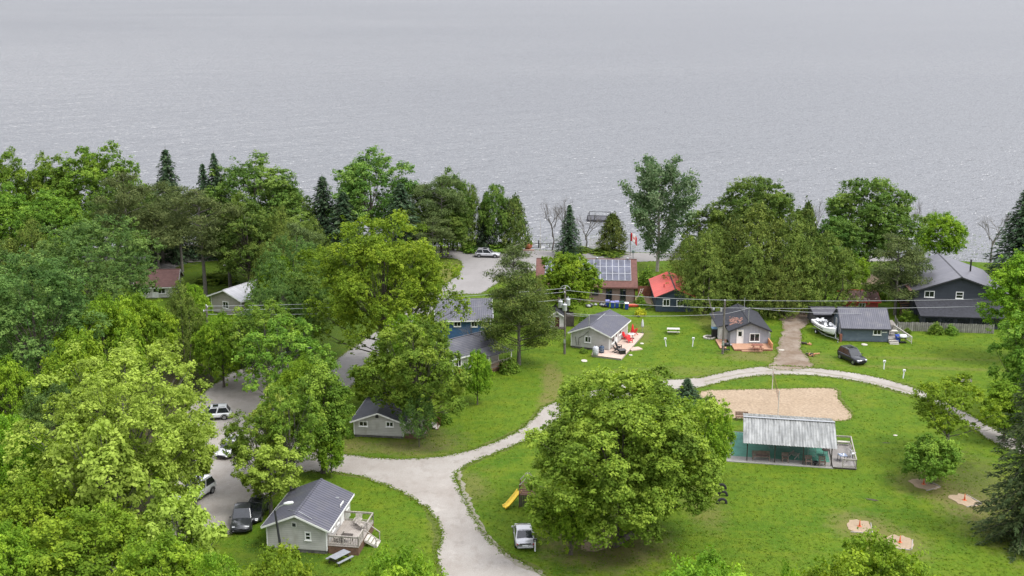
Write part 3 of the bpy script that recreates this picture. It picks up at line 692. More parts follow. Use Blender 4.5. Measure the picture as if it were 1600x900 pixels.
class House:
    pass
def house(name, label, P0, P1, l, eave, rise, wall, roof, axis='y', over=.35, found=.28, trim=WHITE, w=None, ridge_off=0., roof_t=.12, rz=None, cat='house'):
    a, b = gp(*P0), gp(*P1)
    h = House(); h.rz = math.atan2(b.y-a.y, b.x-a.x) if rz is None else rz
    h.w = w or (b-a).length; h.l = l; h.eave = eave; h.o = a; h.root = thing(name, label, cat, a, h.rz)
    W, r = h.w, h.root; h.axis = axis; h.rise = rise; h.over = over
    if found: BX('foundation', BLOCK, r, .05, W-.05, .05, l-.05, 0, found)
    m = MB(); zr = eave+rise
    if axis == 'y':
        mid = W*(.5+ridge_off)
        P = [(0, found), (W, found), (W, eave), (mid, zr), (0, eave)]
        v = [(x, 0, z) for x, z in P]+[(x, l, z) for x, z in P]
    else:
        mid = l*(.5+ridge_off)
        P = [(0, found), (l, found), (l, eave), (mid, zr), (0, eave)]
        v = [(W, y, z) for y, z in P]+[(0, y, z) for y, z in P]
    m.add(v, [(0, 1, 2, 3, 4), (9, 8, 7, 6, 5)]+[(i, 5+i, 5+(i+1) % 5, (i+1) % 5) for i in range(5)])
    m.build('wall', wall, r)
    # roof: two sloping slabs and a ridge cap
    S = W if axis == 'y' else l; Lg = l if axis == 'y' else W
    t = roof_t; o = over; m = MB(); k1 = rise/mid; k2 = rise/(S-mid)
    def slab(xa, za, xb, zb):
        v = []
        for yy in (-o, Lg+o):
            for x, z in ((xa, za), (xb, zb), (xb, zb+t), (xa, za+t)):
                v.append((x, yy, z+.01) if axis == 'y' else (yy, x, z+.01))
        m.add(v, [(0, 1, 2, 3), (7, 6, 5, 4), (0, 4, 5, 1), (1, 5, 6, 2), (2, 6, 7, 3), (3, 7, 4, 0)])
    slab(-o, eave-o*k1, mid, zr); slab(mid, zr, S+o, eave-o*k2)
    rf = m.build('roof', roof, r)
    m = MB(); q0, q1 = ((mid, -o-.02, zr+t), (mid, l+o+.02, zr+t)) if axis == 'y' else ((-o-.02, mid, zr+t), (W+o+.02, mid, zr+t))
    m.beam(q0, q1, .22, .06); m.build('ridge_cap', roof if trim is WHITE else trim, rf)
    # fascia and rake boards
    m = MB(); f = .17
    for yy in (-o-.03, Lg+o+.03):
        for (xa, za, xb, zb) in ((-o, eave-o*k1, mid, zr), (mid, zr, S+o, eave-o*k2)):
            A = (xa, yy, za+.0) if axis == 'y' else (yy, xa, za); B = (xb, yy, zb+.0) if axis == 'y' else (yy, xb, zb)
            m.beam(A, B, .05, f)
    for xa, za in ((-o-.03, eave-o*k1), (S+o+.03, eave-o*k2)):
        A = (xa, -o, za) if axis == 'y' else (-o, xa, za); B = (xa, Lg+o, za) if axis == 'y' else (Lg+o, xa, za)
        m.beam(A, B, .05, f)
    m.build('fascia', trim, rf)
    h.roof = rf; h.mid = mid; h.S = S; h.Lg = Lg; h.k1 = k1; h.k2 = k2
    # corner boards
    for x in (-.02, W-.08):
        for y in (-.02, l-.08): BX('corner_board', wall if trim is DTRIM else trim, r, x, x+.10, y, y+.10, found, eave-.02)
    return h
def tolocal(h, p):
    d = Vector(p)-h.o; c, s = math.cos(-h.rz), math.sin(-h.rz)
    return Vector((d.x*c-d.y*s, d.x*s+d.y*c, d.z))
def wallhit(h, wall, px, py, off=0):
    """where the sight line through (px,py) meets a wall: (distance along it, height)"""
    o = tolocal(h, (0, 0, CAMH)); d = tolocal(h, Vector(h.o)+ray(px, py))
    if wall == 'f': t = (-off-o.y)/d.y; p = o+d*t; return p.x, p.z
    if wall == 'r': t = (h.w+off-o.x)/d.x; p = o+d*t; return p.y, p.z
    if wall == 'l': t = (0-off-o.x)/d.x; p = o+d*t; return p.y, p.z
def wbox(m, h, wall, u0, u1, z0, z1, d0, d1, mi=0):
    if wall == 'f': m.box(u0, u1, -d1, -d0, z0, z1, mi)
    elif wall == 'r': m.box(h.w+d0, h.w+d1, u0, u1, z0, z1, mi)
    elif wall == 'l': m.box(-d1, -d0, u0, u1, z0, z1, mi)
def window(h, wall, u, z, w=1.0, hh=.9, trim=WHITE, mull='v', name='window', fw=.11):
    m = MB()
    for a in ((u-w/2-fw, u-w/2, z-hh/2-fw, z+hh/2+fw), (u+w/2, u+w/2+fw, z-hh/2-fw, z+hh/2+fw), (u-w/2, u+w/2, z-hh/2-fw, z-hh/2), (u-w/2, u+w/2, z+hh/2, z+hh/2+fw)):
        wbox(m, h, wall, *a, 0, .06)
    if 'v' in mull: wbox(m, h, wall, u-.03, u+.03, z-hh/2, z+hh/2, .012, .05)
    if 'h' in mull: wbox(m, h, wall, u-w/2, u+w/2, z-.03, z+.03, .012, .05)
    f = m.build(name, trim, h.root)
    m = MB(); wbox(m, h, wall, u-w/2, u+w/2, z-hh/2, z+hh/2, -.01, .012); m.build('pane', GLASS, f)
    m = MB(); wbox(m, h, wall, u-w/2-fw-.04, u+w/2+fw+.04, z-hh/2-fw-.05, z-hh/2-fw, 0, .11); m.build('sill', trim, f)
    return f
def winpx(h, wall, x0, y0, x1, y1, **k):
    a = wallhit(h, wall, x0, y0); b = wallhit(h, wall, x1, y1)
    w = abs(b[0]-a[0])-.16; hh = abs(b[1]-a[1])-.16
    return window(h, wall, (a[0]+b[0])/2, (a[1]+b[1])/2, max(.3, w), max(.3, hh), **k)
def door(h, wall, u, z0, w=.9, hh=2.0, col=WHITE, trim=WHITE, glass=True):
    m = MB()
    for a in ((u-w/2-.09, u-w/2, z0, z0+hh+.09), (u+w/2, u+w/2+.09, z0, z0+hh+.09), (u-w/2, u+w/2, z0+hh, z0+hh+.09)): wbox(m, h, wall, *a, 0, .07)
    f = m.build('door_frame', trim, h.root)
    m = MB(); wbox(m, h, wall, u-w/2, u+w/2, z0, z0+hh, -.02, .035); d = m.build('door', col, h.root)
    if glass:
        m = MB(); wbox(m, h, wall, u-w/2+.16, u+w/2-.16, z0+hh*.55, z0+hh*.9, .03, .045); m.build('pane', GLASS, d)
    m = MB(); wbox(m, h, wall, u+w/2-.14, u+w/2-.08, z0+.95, z0+1.05, .03, .09); m.build('handle', METAL, d)
def roofpt(h, u, v, up=0.):
    """point on the near/left roof slope: u along the ridge, v from the eave (0) to the ridge (1)"""
    x = -h.over+(h.mid+h.over)*v; z = h.eave-h.over*h.k1+(h.mid+h.over)*v*h.k1+.13+up
    return Vector((u, x, z)) if h.axis == 'x' else Vector((x, u, z))
def roofptR(h, u, v, up=0.):
    x = h.S+h.over-(h.S-h.mid+h.over)*v; z = h.eave-h.over*h.k2+(h.S-h.mid+h.over)*v*h.k2+.13+up
    return Vector((u, x, z)) if h.axis == 'x' else Vector((x, u, z))
def railing(parent, pts, h=.95, mt=None, bal=.16, name='railing', rails=True, post=1.6, solid=False):
    mt = mt or WOODW; m = MB()
    for p, q in zip(pts, pts[1:]):
        p = Vector(p); q = Vector(q); up = Vector((0, 0, 1)); L_ = (q-p).length
        m.beam(p+up*h, q+up*h, .11, .05)
        if rails: m.beam(p+up*.15, q+up*.15, .05, .08); m.beam(p+up*(h-.12), q+up*(h-.12), .04, .08)
        n = max(1, round(L_/post))
        for i in range(n+1): c = p.lerp(q, i/n); m.beam(c-up*.02, c+up*h, .09, .09)
        if bal:
            nb = int(L_/bal)
            for i in range(1, nb): c = p.lerp(q, i/nb); m.beam(c+up*.15, c+up*(h-.1), .035, .035)
    return m.build(name, mt, parent)
def deck(h, poly, z, top, skirt, name='deck', legs=True):
    """a raised deck in the house's own coordinates"""
    m = MB(); m.prism(poly, z-.05, z); d = m.build(name, top, h.root)
    m = MB(); cx = sum(p[0] for p in poly)/len(poly); cy = sum(p[1] for p in poly)/len(poly)
    pp = [(cx+(x-cx)*.985, cy+(y-cy)*.985) for x, y in poly]
    m.prism(pp, .0, z-.052); m.build('skirt', skirt, d); return d
def gloc(h, px, py, z=0):
    p = tolocal(h, gp(px, py, z)); return (p.x, p.y)

# --- A: cottage in the middle
A = house('cottage', 'light grey cottage with dark shingled roof, its pale deck holding red chairs', (892, 543), (951.7, 550), 8.8, 2.35, 1.12, SID_G, ROOF_SY)
winpx(A, 'f', 913.9, 525, 923.3, 535.5)
for x0, y0, x1, y1 in ((955.5, 524, 959.5, 534),): winpx(A, 'r', x0, y0, x1, y1, mull='')
winpx(A, 'r', 967, 514, 970.5, 521, mull='')
u, z = wallhit(A, 'r', 962.4, 533); door(A, 'r', u, .3, .85, 1.95, col=WHITE)
da = [gloc(A, *p) for p in ((926, 552.5), (924, 557.5), (971, 563.5), (1006, 524), (990, 520.5))]
P = [(A.w+.02, -.03), (A.w+.02, 8.2)]
dk = deck(A, [da[0], da[1], da[2], da[3], (A.w+.04, da[3][1]), (A.w+.04, -.1), (da[0][0], -.1)], .28, WOODP, WOODW)
m = MB(); p = gloc(A, 919.5, 540); m.tube([(A.w/2-.15, -.12, 1.2), (A.w/2-.15, -.12, 5.0)], .045, 8); m.tube([(A.w/2-.15, -.12, 4.3), (A.w/2-.15, -.12, 5.1)], .09, 8)
m.build('service_mast', METAL, A.root)
m = MB(); m.tube([(A.w/2-.15, -.08, 2.8), (A.w/2-.9, -.07, 2.0), (1.2, -.07, 1.6), (1.15, -.07, .5)], .03, 5); m.tube([(.7, -.07, 1.7), (.85, -.07, .5)], .03, 5); m.build('cable', DTRIM, A.root)
m = MB(); a, b_ = roofptR(A, 3.0, .985, .03), roofptR(A, 6.6, .985, .03); m.beam(a, b_, .12, .07); m.build('ridge_strip', METAL, A.root)
m = MB(); m.box(A.w+.04, A.w+.16, .7, 1.1, 1.6, 2.0); m.build('meter_box', METAL, A.root)

# --- D: foreground cottage, lower left
D = house('cottage', 'light grey cottage in the foreground with raised wooden porch beside a grey picnic table', (418, 860), (511.4, 866.5), 7.6, 2.55, 1.2, SID_G, ROOF_SY, found=.35)
winpx(D, 'f', 476.5, 831, 486, 844, mull='h')
m = MB(); u, z = wallhit(D, 'f', 459.5, 820); wbox(m, D, 'f', u-.22, u+.22, z-.22, z+.22, 0, .04); v = m.build('attic_vent', WHITE, D.root)
m = MB(); wbox(m, D, 'f', u-.17, u+.17, z-.17, z+.17, .03, .05); m.build('louvre', DTRIM, v)
u, z = wallhit(D, 'r', 520.5, 829); window(D, 'r', u, 1.95, .7, .8, mull='h')
window(D, 'r', u+1.5, 1.95, .5, .8, mull='')
door(D, 'r', u+2.9, .85, .85, 1.95)
window(D, 'r', u+4.6, 1.95, .7, .7, mull='h')
W = D.w; zd = .85
d = deck(D, [(W+.04, .15), (W+2.9, .15), (W+2.9, 5.6), (W+.04, 5.6)], zd, WOODG, WOODB)
railing(D.root, [(W+.1, .25, zd), (W+2.85, .25, zd), (W+2.85, 1.9, zd)], .95, WOODW, .22)
railing(D.root, [(W+2.85, 3.3, zd), (W+2.85, 5.5, zd), (W+.1, 5.5, zd)], .95, WOODW, 0)
m = MB()
for i in range(4): m.box(W+2.92+i*.3, W+3.24+i*.3, 1.95, 3.25, zd-.24-i*.2, zd-.18-i*.2)
for y in (1.97, 3.2): m.beam((W+2.95, y, zd-.25), (W+4.15, y, .05), .05, .2)
m.build('stairs', PALE, D.root)
for y in (1.95, 3.25): m = MB(); m.beam((W+2.9, y, zd+.95), (W+4.1, y, .95), .09, .06); m.beam((W+4.05, y, 0), (W+4.05, y, .95), .08, .08); m.build('stair_rail', WOODW, D.root)
m = MB()
for q in ((2.2, .3), (2.6, .34)): m.obox(roofptR(D, 6.3-q[0]*.2, q[1], .0), (.16, .2, .06))
m.build('roof_vent', METAL, D.root)
m = MB(); a = roofptR(D, .4, .96, .05); m.tube([a, roofptR(D, .2, .55, .06)], .04, 5); m.tube([a, roofpt(D, 1.6, .6, .06)], .03, 5); m.build('cable', METAL, D.root)
m = MB(); m.beam((.4, 6.5, 0), (.4, 6.5, .1), .1, .1)

# --- C: cottage by the leafy tree, left of centre
Cc = house('cottage', 'light grey cottage half hidden by a leafy tree above the gravel junction', (553.4, 682.5), (630.5, 686), 7.6, 2.0, 1.05, SID_G, ROOF_SY, found=.3)
winpx(Cc, 'f', 561, 657.7, 574.5, 666.3); winpx(Cc, 'f', 603, 658.5, 615, 667)
m = MB(); u, z = wallhit(Cc, 'f', 589, 650); wbox(m, Cc, 'f', u-.18, u+.18, z-.24, z+.24, 0, .05); m.build('attic_vent', DTRIM, Cc.root)
W = Cc.w
deck(Cc, [(W+.04, .2), (W+2.4, .2), (W+2.4, 5.0), (W+.04, 5.0)], .6, WOODG, WOODB)
railing(Cc.root, [(W+.1, .25, .6), (W+2.35, .25, .6)], .9, PALE, .2)
railing(Cc.root, [(W+2.35, .25, .6), (W+2.35, 3.2, .6)], .9, WOODR, .14)
m = MB()
for i in range(3): m.box(W+2.42+i*.3, W+2.74+i*.3, 3.4, 4.7, .36-i*.17, .42-i*.17)
m.build('stairs', PALE, Cc.root)
for y in (3.35, 4.75): m = MB(); m.beam((W+2.4, y, 1.5), (W+3.4, y, .8), .08, .06); m.beam((W+3.35, y, 0), (W+3.35, y, .82), .08, .08); m.build('stair_rail', WOODR, Cc.root)
window(Cc, 'r', 1.4, 1.4, .8, .7); door(Cc, 'r', 3.6, .6, .85, 1.35, glass=True)

# --- E: cottage with red chairs behind the tree
E_ = house('cottage', 'grey cottage under the tree branches in front of the blue house, red chairs beside it', (664, 570), (706, 586), 8.0, 2.4, 1.4, SID_G, ROOF_S, found=.3, w=6.0)
window(E_, 'r', 1.0, 1.5, .8, .9); window(E_, 'r', 5.2, 1.5, 1.2, .9); door(E_, 'r', 3.0, .3, .85, 1.95); window(E_, 'f', 3, 1.5, 1.0, .9)
W = E_.w
deck(E_, [(W+.04, 4.2), (W+2.5, 4.2), (W+2.5, 8.3), (W+.04, 8.3)], .45, WOODO, WOODB)
m = MB(); 
for y in (4.3, 8.2): m.beam((W+2.4, y, .45), (W+2.4, y, 2.25), .1, .1)
m.beam((W+2.4, 4.2, 2.28), (W+2.4, 8.4, 2.28), .12, .14); m.build('porch_frame', WHITE, E_.root)
m = MB(); m.obox((W+1.35, 6.25, 2.5), (2.6, 4.4, .08), Matrix.Rotation(R(7), 3, 'Y')); m.build('porch_roof', ROOF_P, E_.root)
railing(E_.root, [(W+2.42, 4.3, .45), (W+2.42, 8.2, .45)], .9, WOODW, .18)

# --- B: cottage on the right with the orange deck
B = house('cottage', 'cool grey cottage with white front door, black roof and reddish wooden deck', (1140.5, 539), (1200, 539), 9.6, 2.2, 1.15, SID_B, ROOF_K, found=.2, trim=DTRIM)
u, z = wallhit(B, 'f', 1156, 530); door(B, 'f', u, .25, .8, 1.95)
winpx(B, 'f', 1171.7, 521, 1186.5, 533.5)
W = B.w
m = MB(); m.box(-1.25, 0.0, 2.2, 9.0, .1, 2.15); m.build('side_annex', SID_W, B.root)
m = MB(); v = [(-1.6, 1.9, 2.05), (.0, 1.9, 2.42), (.0, 9.3, 2.42), (-1.6, 9.3, 2.05)]; m.add(v+[(x, y, z+.1) for x, y, z in v], [(3, 2, 1, 0), (4, 5, 6, 7), (0, 1, 5, 4), (1, 2, 6, 5), (2, 3, 7, 6), (3, 0, 4, 7)]); m.build('annex_roof', ROOF_K, B.root)
deck(B, [(.1, -2.9), (W+.1, -2.9), (W+.1, -.04), (.1, -.04)], .25, WOODO, WOODR)
m = MB(); m.box(1.1, 4.0, -3.35, -2.92, 0, .14); m.build('deck_step', WOODO, B.root)
deck(B, [(-1.75, -2.2), (-.9, -2.2), (-.1, 2.15), (-1.75, 2.15)], .22, WOODO, WOODR)
m = MB(); m.box(W-.05, W+.12, -2.7, .6, .25, 1.0); m.build('side_panel', mat('orange_boards', (.48, .23, .10), .7, var=.15), B.root)
m = MB(); rnd = random.Random(4)
for i in range(46):
    a = roofpt(B, 2.8+rnd.gauss(0, 1.0), .45+rnd.gauss(0, .16), .012+rnd.random()*.006)
    m.obox(a, (rnd.uniform(.12, .5), rnd.uniform(.10, .35), .012), Matrix.Rotation(-math.atan(B.k1), 3, 'Y') @ Matrix.Rotation(rnd.random()*3, 3, 'Z'))
m.build('needle_litter', mat('dead_needles', (.26, .135, .10), .9, var=.3), B.root)
m = MB(); m.tube([(W/2-.25, -.05, 2.8), (W/2-.25, -.05, 5.6)], .04, 6); m.tube([(W/2+.1, 5.2, 3.4), (W/2+.1, 5.2, 5.6)], .05, 6); m.build('service_mast', METAL, B.root)
m = MB(); m.box(W, W+.5, 1, 3.2, .6, 1.4); m.build('side_shelf', METAL, B.root)

# --- brick building with solar panels
BR = house('brick_building', 'long mauve brick building with a brown roof covered in solar panels', (841, 471.5), (991, 473.5), 10.5, 2.85, 3.1, BRICK, ROOF_BR, axis='x', over=.45, found=0, trim=ROOF_BR)
for x0, x1 in ((947.5, 955.5), (969.5, 977)): 
    a = wallhit(BR, 'f', x0, 465); b_ = wallhit(BR, 'f', x1, 465); window(BR, 'f', (a[0]+b_[0])/2, 1.55, .75, 1.9, trim=DTRIM, mull='')
for u in (1.5, 4.2, 7.0, 9.2): window(BR, 'f', u, 1.9, .8, 1.0, trim=DTRIM, mull='')
window(BR, 'r', 3.0, 1.7, 1.0, 1.1, trim=DTRIM)
m = MB()
arr = m
PAN = mat('solar_cell', (.075, .08, .11), .16, spec=.7, var=.5, nscale=.7); PANF = mat('panel_frame', (.55, .56, .58), .35, .3, var=.05)
sl = math.atan(BR.k1); RX = Matrix.Rotation(sl, 3, 'X'); NRM = RX @ Vector((0, 0, 1))
ncol, u0, pw, ph = 14, 1.0, 1.0, 1.62
slen = math.hypot(BR.mid+BR.over, (BR.mid+BR.over)*BR.k1)
m = MB()
for j in range(4):
    for zz in (.06,):
        v_ = .22+j*ph/slen; m.beam(roofpt(BR, u0, v_, .05), roofpt(BR, u0+ncol*pw, v_, .05), .05, .06)
ar = m.build('solar_array', METAL, BR.root)
for i in range(ncol):
    for j in range(3):
        c = roofpt(BR, u0+(i+.5)*pw, .22+(j+.5)*ph/slen, .0)+NRM*.12
        m = MB(); m.obox(c, (pw-.02, ph-.02, .04), RX, 0); m.obox(c+NRM*.021, (pw-.08, ph-.08, .006), RX, 1); m.build('solar_panel', [PANF, PAN], ar)
for u in (9.5, 14.5):
    m = MB(); m.lathe([(.16, 0), (.16, .25), (.24, .27), (.24, .33), (.02, .4)], roofpt(BR, u, .97, 0), 10); m.build('roof_vent', METAL, BR.root)
m = MB(); m.tube([(BR.w+.05, -.12, 2.7), (BR.w+.05, -.12, .1)], .05, 6); m.build('downspout', ROOF_BR, BR.root)

# --- red roofed building
RR = house('red_roofed_cottage', 'dark navy cottage with a bright red metal roof beside the big cedars', (1024.7, 487.5), (1083, 488), 11.5, 2.45, 1.25, NAVYD, ROOF_R, found=.1, trim=DTRIM, over=.3)
winpx(RR, 'f', 1036, 467.3, 1046.3, 478); winpx(RR, 'f', 1057.5, 468.8, 1067.5, 478.3)
m = MB(); m.lathe([(.07, 0), (.07, .4), (.1, .42), (.1, .5)], roofpt(RR, 3.2, .55, 0), 8); m.build('roof_vent', mat('red_dark', (.3, .03, .03), .5), RR.root)

# --- small white shed by the pole
WS = house('garden_shed', 'small off white gabled shed with a dark red door near the transformer pole', (857, 512), (881.5, 512), 3.6, 1.75, .75, SID_W, ROOF_K, found=.12, trim=WHITE, over=.2, cat='shed')
u, z = wallhit(WS, 'f', 870.5, 503); door(WS, 'f', u, .12, .7, 1.55, col=mat('dark_red_paint', (.06, .018, .018), .6), trim=SID_W, glass=False)
m = MB(); m.box(-.2, WS.w+.2, -1.0, -.03, 0, .12); m.build('front_platform', WOODD, WS.root)
window(WS, 'f', u, 2.0, .35, .25, mull='v', fw=.05)
m = MB(); m.box(WS.w+.04, WS.w+1.5, .6, 3.2, 0, 1.6); m.build('side_bin', WOODD, WS.root)

# --- blue house
BH = house('blue_house', 'deep blue house with ribbed grey metal roof behind the grey cottage', (683.5, 530), (767, 528.5), 8.4, 2.9, 1.9, NAVY, ROOF_S, axis='x', over=.35, found=.1, trim=WHITE)
for x0, y0, x1, y1 in ((686, 502.5, 698, 512), (709, 502, 720, 510), (736, 502, 746, 510.5)): winpx(BH, 'f', x0, y0, x1, y1, mull='v')
window(BH, 'f', 6.8, 2.05, .7, .6)
m = MB(); m.lathe([(.08, 0), (.08, .45), (.12, .46), (.12, .54)], roofpt(BH, 3.9, .5, -.05), 8); m.build('roof_vent', METAL, BH.root)

# --- slate blue shed on the right
BS = house('blue_shed', 'slate blue cottage with ribbed grey roof, between the boat and the long fence', (1315.4, 533.3), (1387, 535), 7.0, 2.1, 2.0, BLUE_G, ROOF_S, axis='x', over=.3, found=.1, trim=DTRIM)
winpx(BS, 'f', 1364.9, 513, 1376.6, 523.3)
window(BS, 'l', 4.9, 1.5, .8, 1.1); window(BS, 'l', 2.0, 1.4, .9, 1.3)
W = BS.w
deck(BS, [(W+.04, -.2), (W+1.5, -.2), (W+1.5, 3.6), (W+.04, 3.6)], .55, WOODGY, WOODW)
m = MB()
for i in range(3): m.box(W+.1, W+1.4, -.5-i*.28, -.22-i*.28, .34-i*.16, .40-i*.16)
m.build('stairs', PALE, BS.root)
m = MB(); m.box(W+.1, W+1.9, 3.8, 6.4, .0, 1.6); m.build('rear_annex', SID_T, BS.root)
railing(BS.root, [(W+3.2, -.6, .1), (W+1.55, 3.7, .6)], 1.0, PALE, .2)
m = MB(); m.box(-.35, -.05, -.3, .2, .0, 1.1); m.build('hose_cabinet', WOODR, BS.root)
m = MB(); m.box(W-.9, W-.2, -.08, -.02, 1.45, 1.58); m.build('name_board', WHITE, BS.root)

# --- low grey shed behind the boat
GS = house('storage_shed', 'low grey open storage shed behind the white boat', (1272, 509), (1306, 509), 4.4, 1.75, .5, mat('shed_grey_boards', (.10, .10, .105), .8, var=.2), ROOF_P, axis='x', over=.2, found=0, trim=DTRIM, cat='shed')
door(GS, 'f', 1.5, 0, 1.9, 1.55, col=DTRIM, trim=DTRIM, glass=False)

# --- rusty shed with red trim
RS = house('rusty_shed', 'low shed with rusty brown roof and red fascia behind the slate blue cottage', (1322, 486), (1371, 487), 6.0, 1.7, .9, mat('red_boards', (.28, .05, .04), .7, var=.2), ROOF_RU, axis='x', over=.35, found=0, trim=mat('red_paint', (.50, .045, .04), .55), cat='shed')
window(RS, 'f', 2.4, 1.0, .8, .6); door(RS, 'r', 2.5, 0, .9, 1.6, glass=False)
m = MB(); 
for i in range(18):
    a = roofpt(RS, 2.4+rnd.gauss(0, .9), .22+rnd.gauss(0, .05), .01+rnd.random()*.004); m.obox(a, (rnd.uniform(.15, .5), rnd.uniform(.1, .3), .01), Matrix.Rotation(math.atan(RS.k1), 3, 'X') @ Matrix.Rotation(rnd.random()*3, 3, 'Z'))
m.build('roof_patch', mat('pale_roof_patch', (.45, .36, .31), .9, var=.2), RS.root)

# --- big charcoal house
DH = house('charcoal_house', 'two storey charcoal house with broad grey metal roof behind the long board fence', (1424.4, 500), (1564, 502), 15.5, 4.65, 2.35, CHAR, ROOF_P, found=.1, trim=DTRIM, over=.5, rz=R(-7))
DH.root['label'] = DH.root['label']
winpx(DH, 'f', 1445, 454.5, 1459.5, 464.5); winpx(DH, 'f', 1494, 456, 1504.5, 466.5, mull='h')
W = DH.w
m = MB(); k = .42
v = [(.3, -4.3, 1.75), (W+.3, -4.3, 1.75), (W-.2, -.02, 3.45), (-.1, -.02, 3.45)]
m.add(v+[(x, y, z+.12) for x, y, z in v], [(3, 2, 1, 0), (4, 5, 6, 7), (0, 1, 5, 4), (1, 2, 6, 5), (2, 3, 7, 6), (3, 0, 4, 7)]); m.build('lean_to_roof', ROOF_K, DH.root)
m = MB(); m.box(.6, W-.1, -3.9, -.05, .05, 1.68); lt = m.build('lean_to_wall', CHAR, DH.root)
m = MB()
for i in range(5): m.box(1.2+i*2.3, 2.9+i*2.3, -3.96, -3.9, .55, 1.45)
m.build('lean_to_glazing', GLASS, DH.root)
m = MB()
for i in range(6): m.box(.75+i*2.3, .9+i*2.3, -4.02, -3.9, .1, 1.66)
m.build('lean_to_post', DTRIM, DH.root)
m = MB(); p = roofptR(DH, 8.8, .52, -.2); m.tube([p, p+Vector((0, 0, 1.9))], .13, 10); m.lathe([(.2, 0), (.2, .08), (.02, .2)], p+Vector((0, 0, 1.95)), 10); m.build('chimney', BLACKP, DH.root)
m = MB(); m.box(-1.5, -.03, 2, 12, 2.0, 2.15)
for y in (2.1, 7, 11.9): m.box(-1.45, -1.33, y-.06, y+.06, 0, 2.0)
m.build('balcony', WOODB, DH.root); railing(DH.root, [(-1.4, 2.1, 2.15), (-1.4, 11.9, 2.15)], 1.0, WOODD, .18, name='balcony_rail')
m = MB()
for i in range(9): m.box(-1.5, -.3, .1+i*.22-1.0+.6, .35+i*.22-1.0+.6, .2+i*.2, .26+i*.2)
m.build('outdoor_stair', WOODB, DH.root)
m = MB(); a, b_ = roofpt(DH, -.45, .02, .02), roofpt(DH, 9, .02, .02); m.beam(a, b_, .8, .05); m.build('eave_flashing', ROOF_RU, DH.root)

# --- houses seen between the trees on the left
LH = house('bungalow', 'white bungalow with a red brown roof glimpsed between trees at left', (213, 467), (276, 465), 7.2, 2.0, 1.9, SID_W, ROOF_BR2, axis='x', over=.35, found=.1)
winpx(LH, 'f', 246, 450.5, 259, 458.5); window(LH, 'f', 1.5, 1.3, .9, .8); door(LH, 'f', 3.1, .1, .85, 1.8)
window(LH, 'r', 3.5, 1.3, 1.0, .8)
LG = house('tan_house', 'tan sided house with a pale grey roof glimpsed between trees at left', (331, 487), (378, 495), 12.5, 2.7, 1.2, SID_T, ROOF_L, over=.5, found=.1, trim=WHITE)
window(LG, 'f', 3.0, 1.5, 1.0, .9); window(LG, 'r', 3.5, 1.5, 1.0, .9); window(LG, 'l', 5.5, 1.5, 1.0, .9); door(LG, 'r', 6.5, .1)
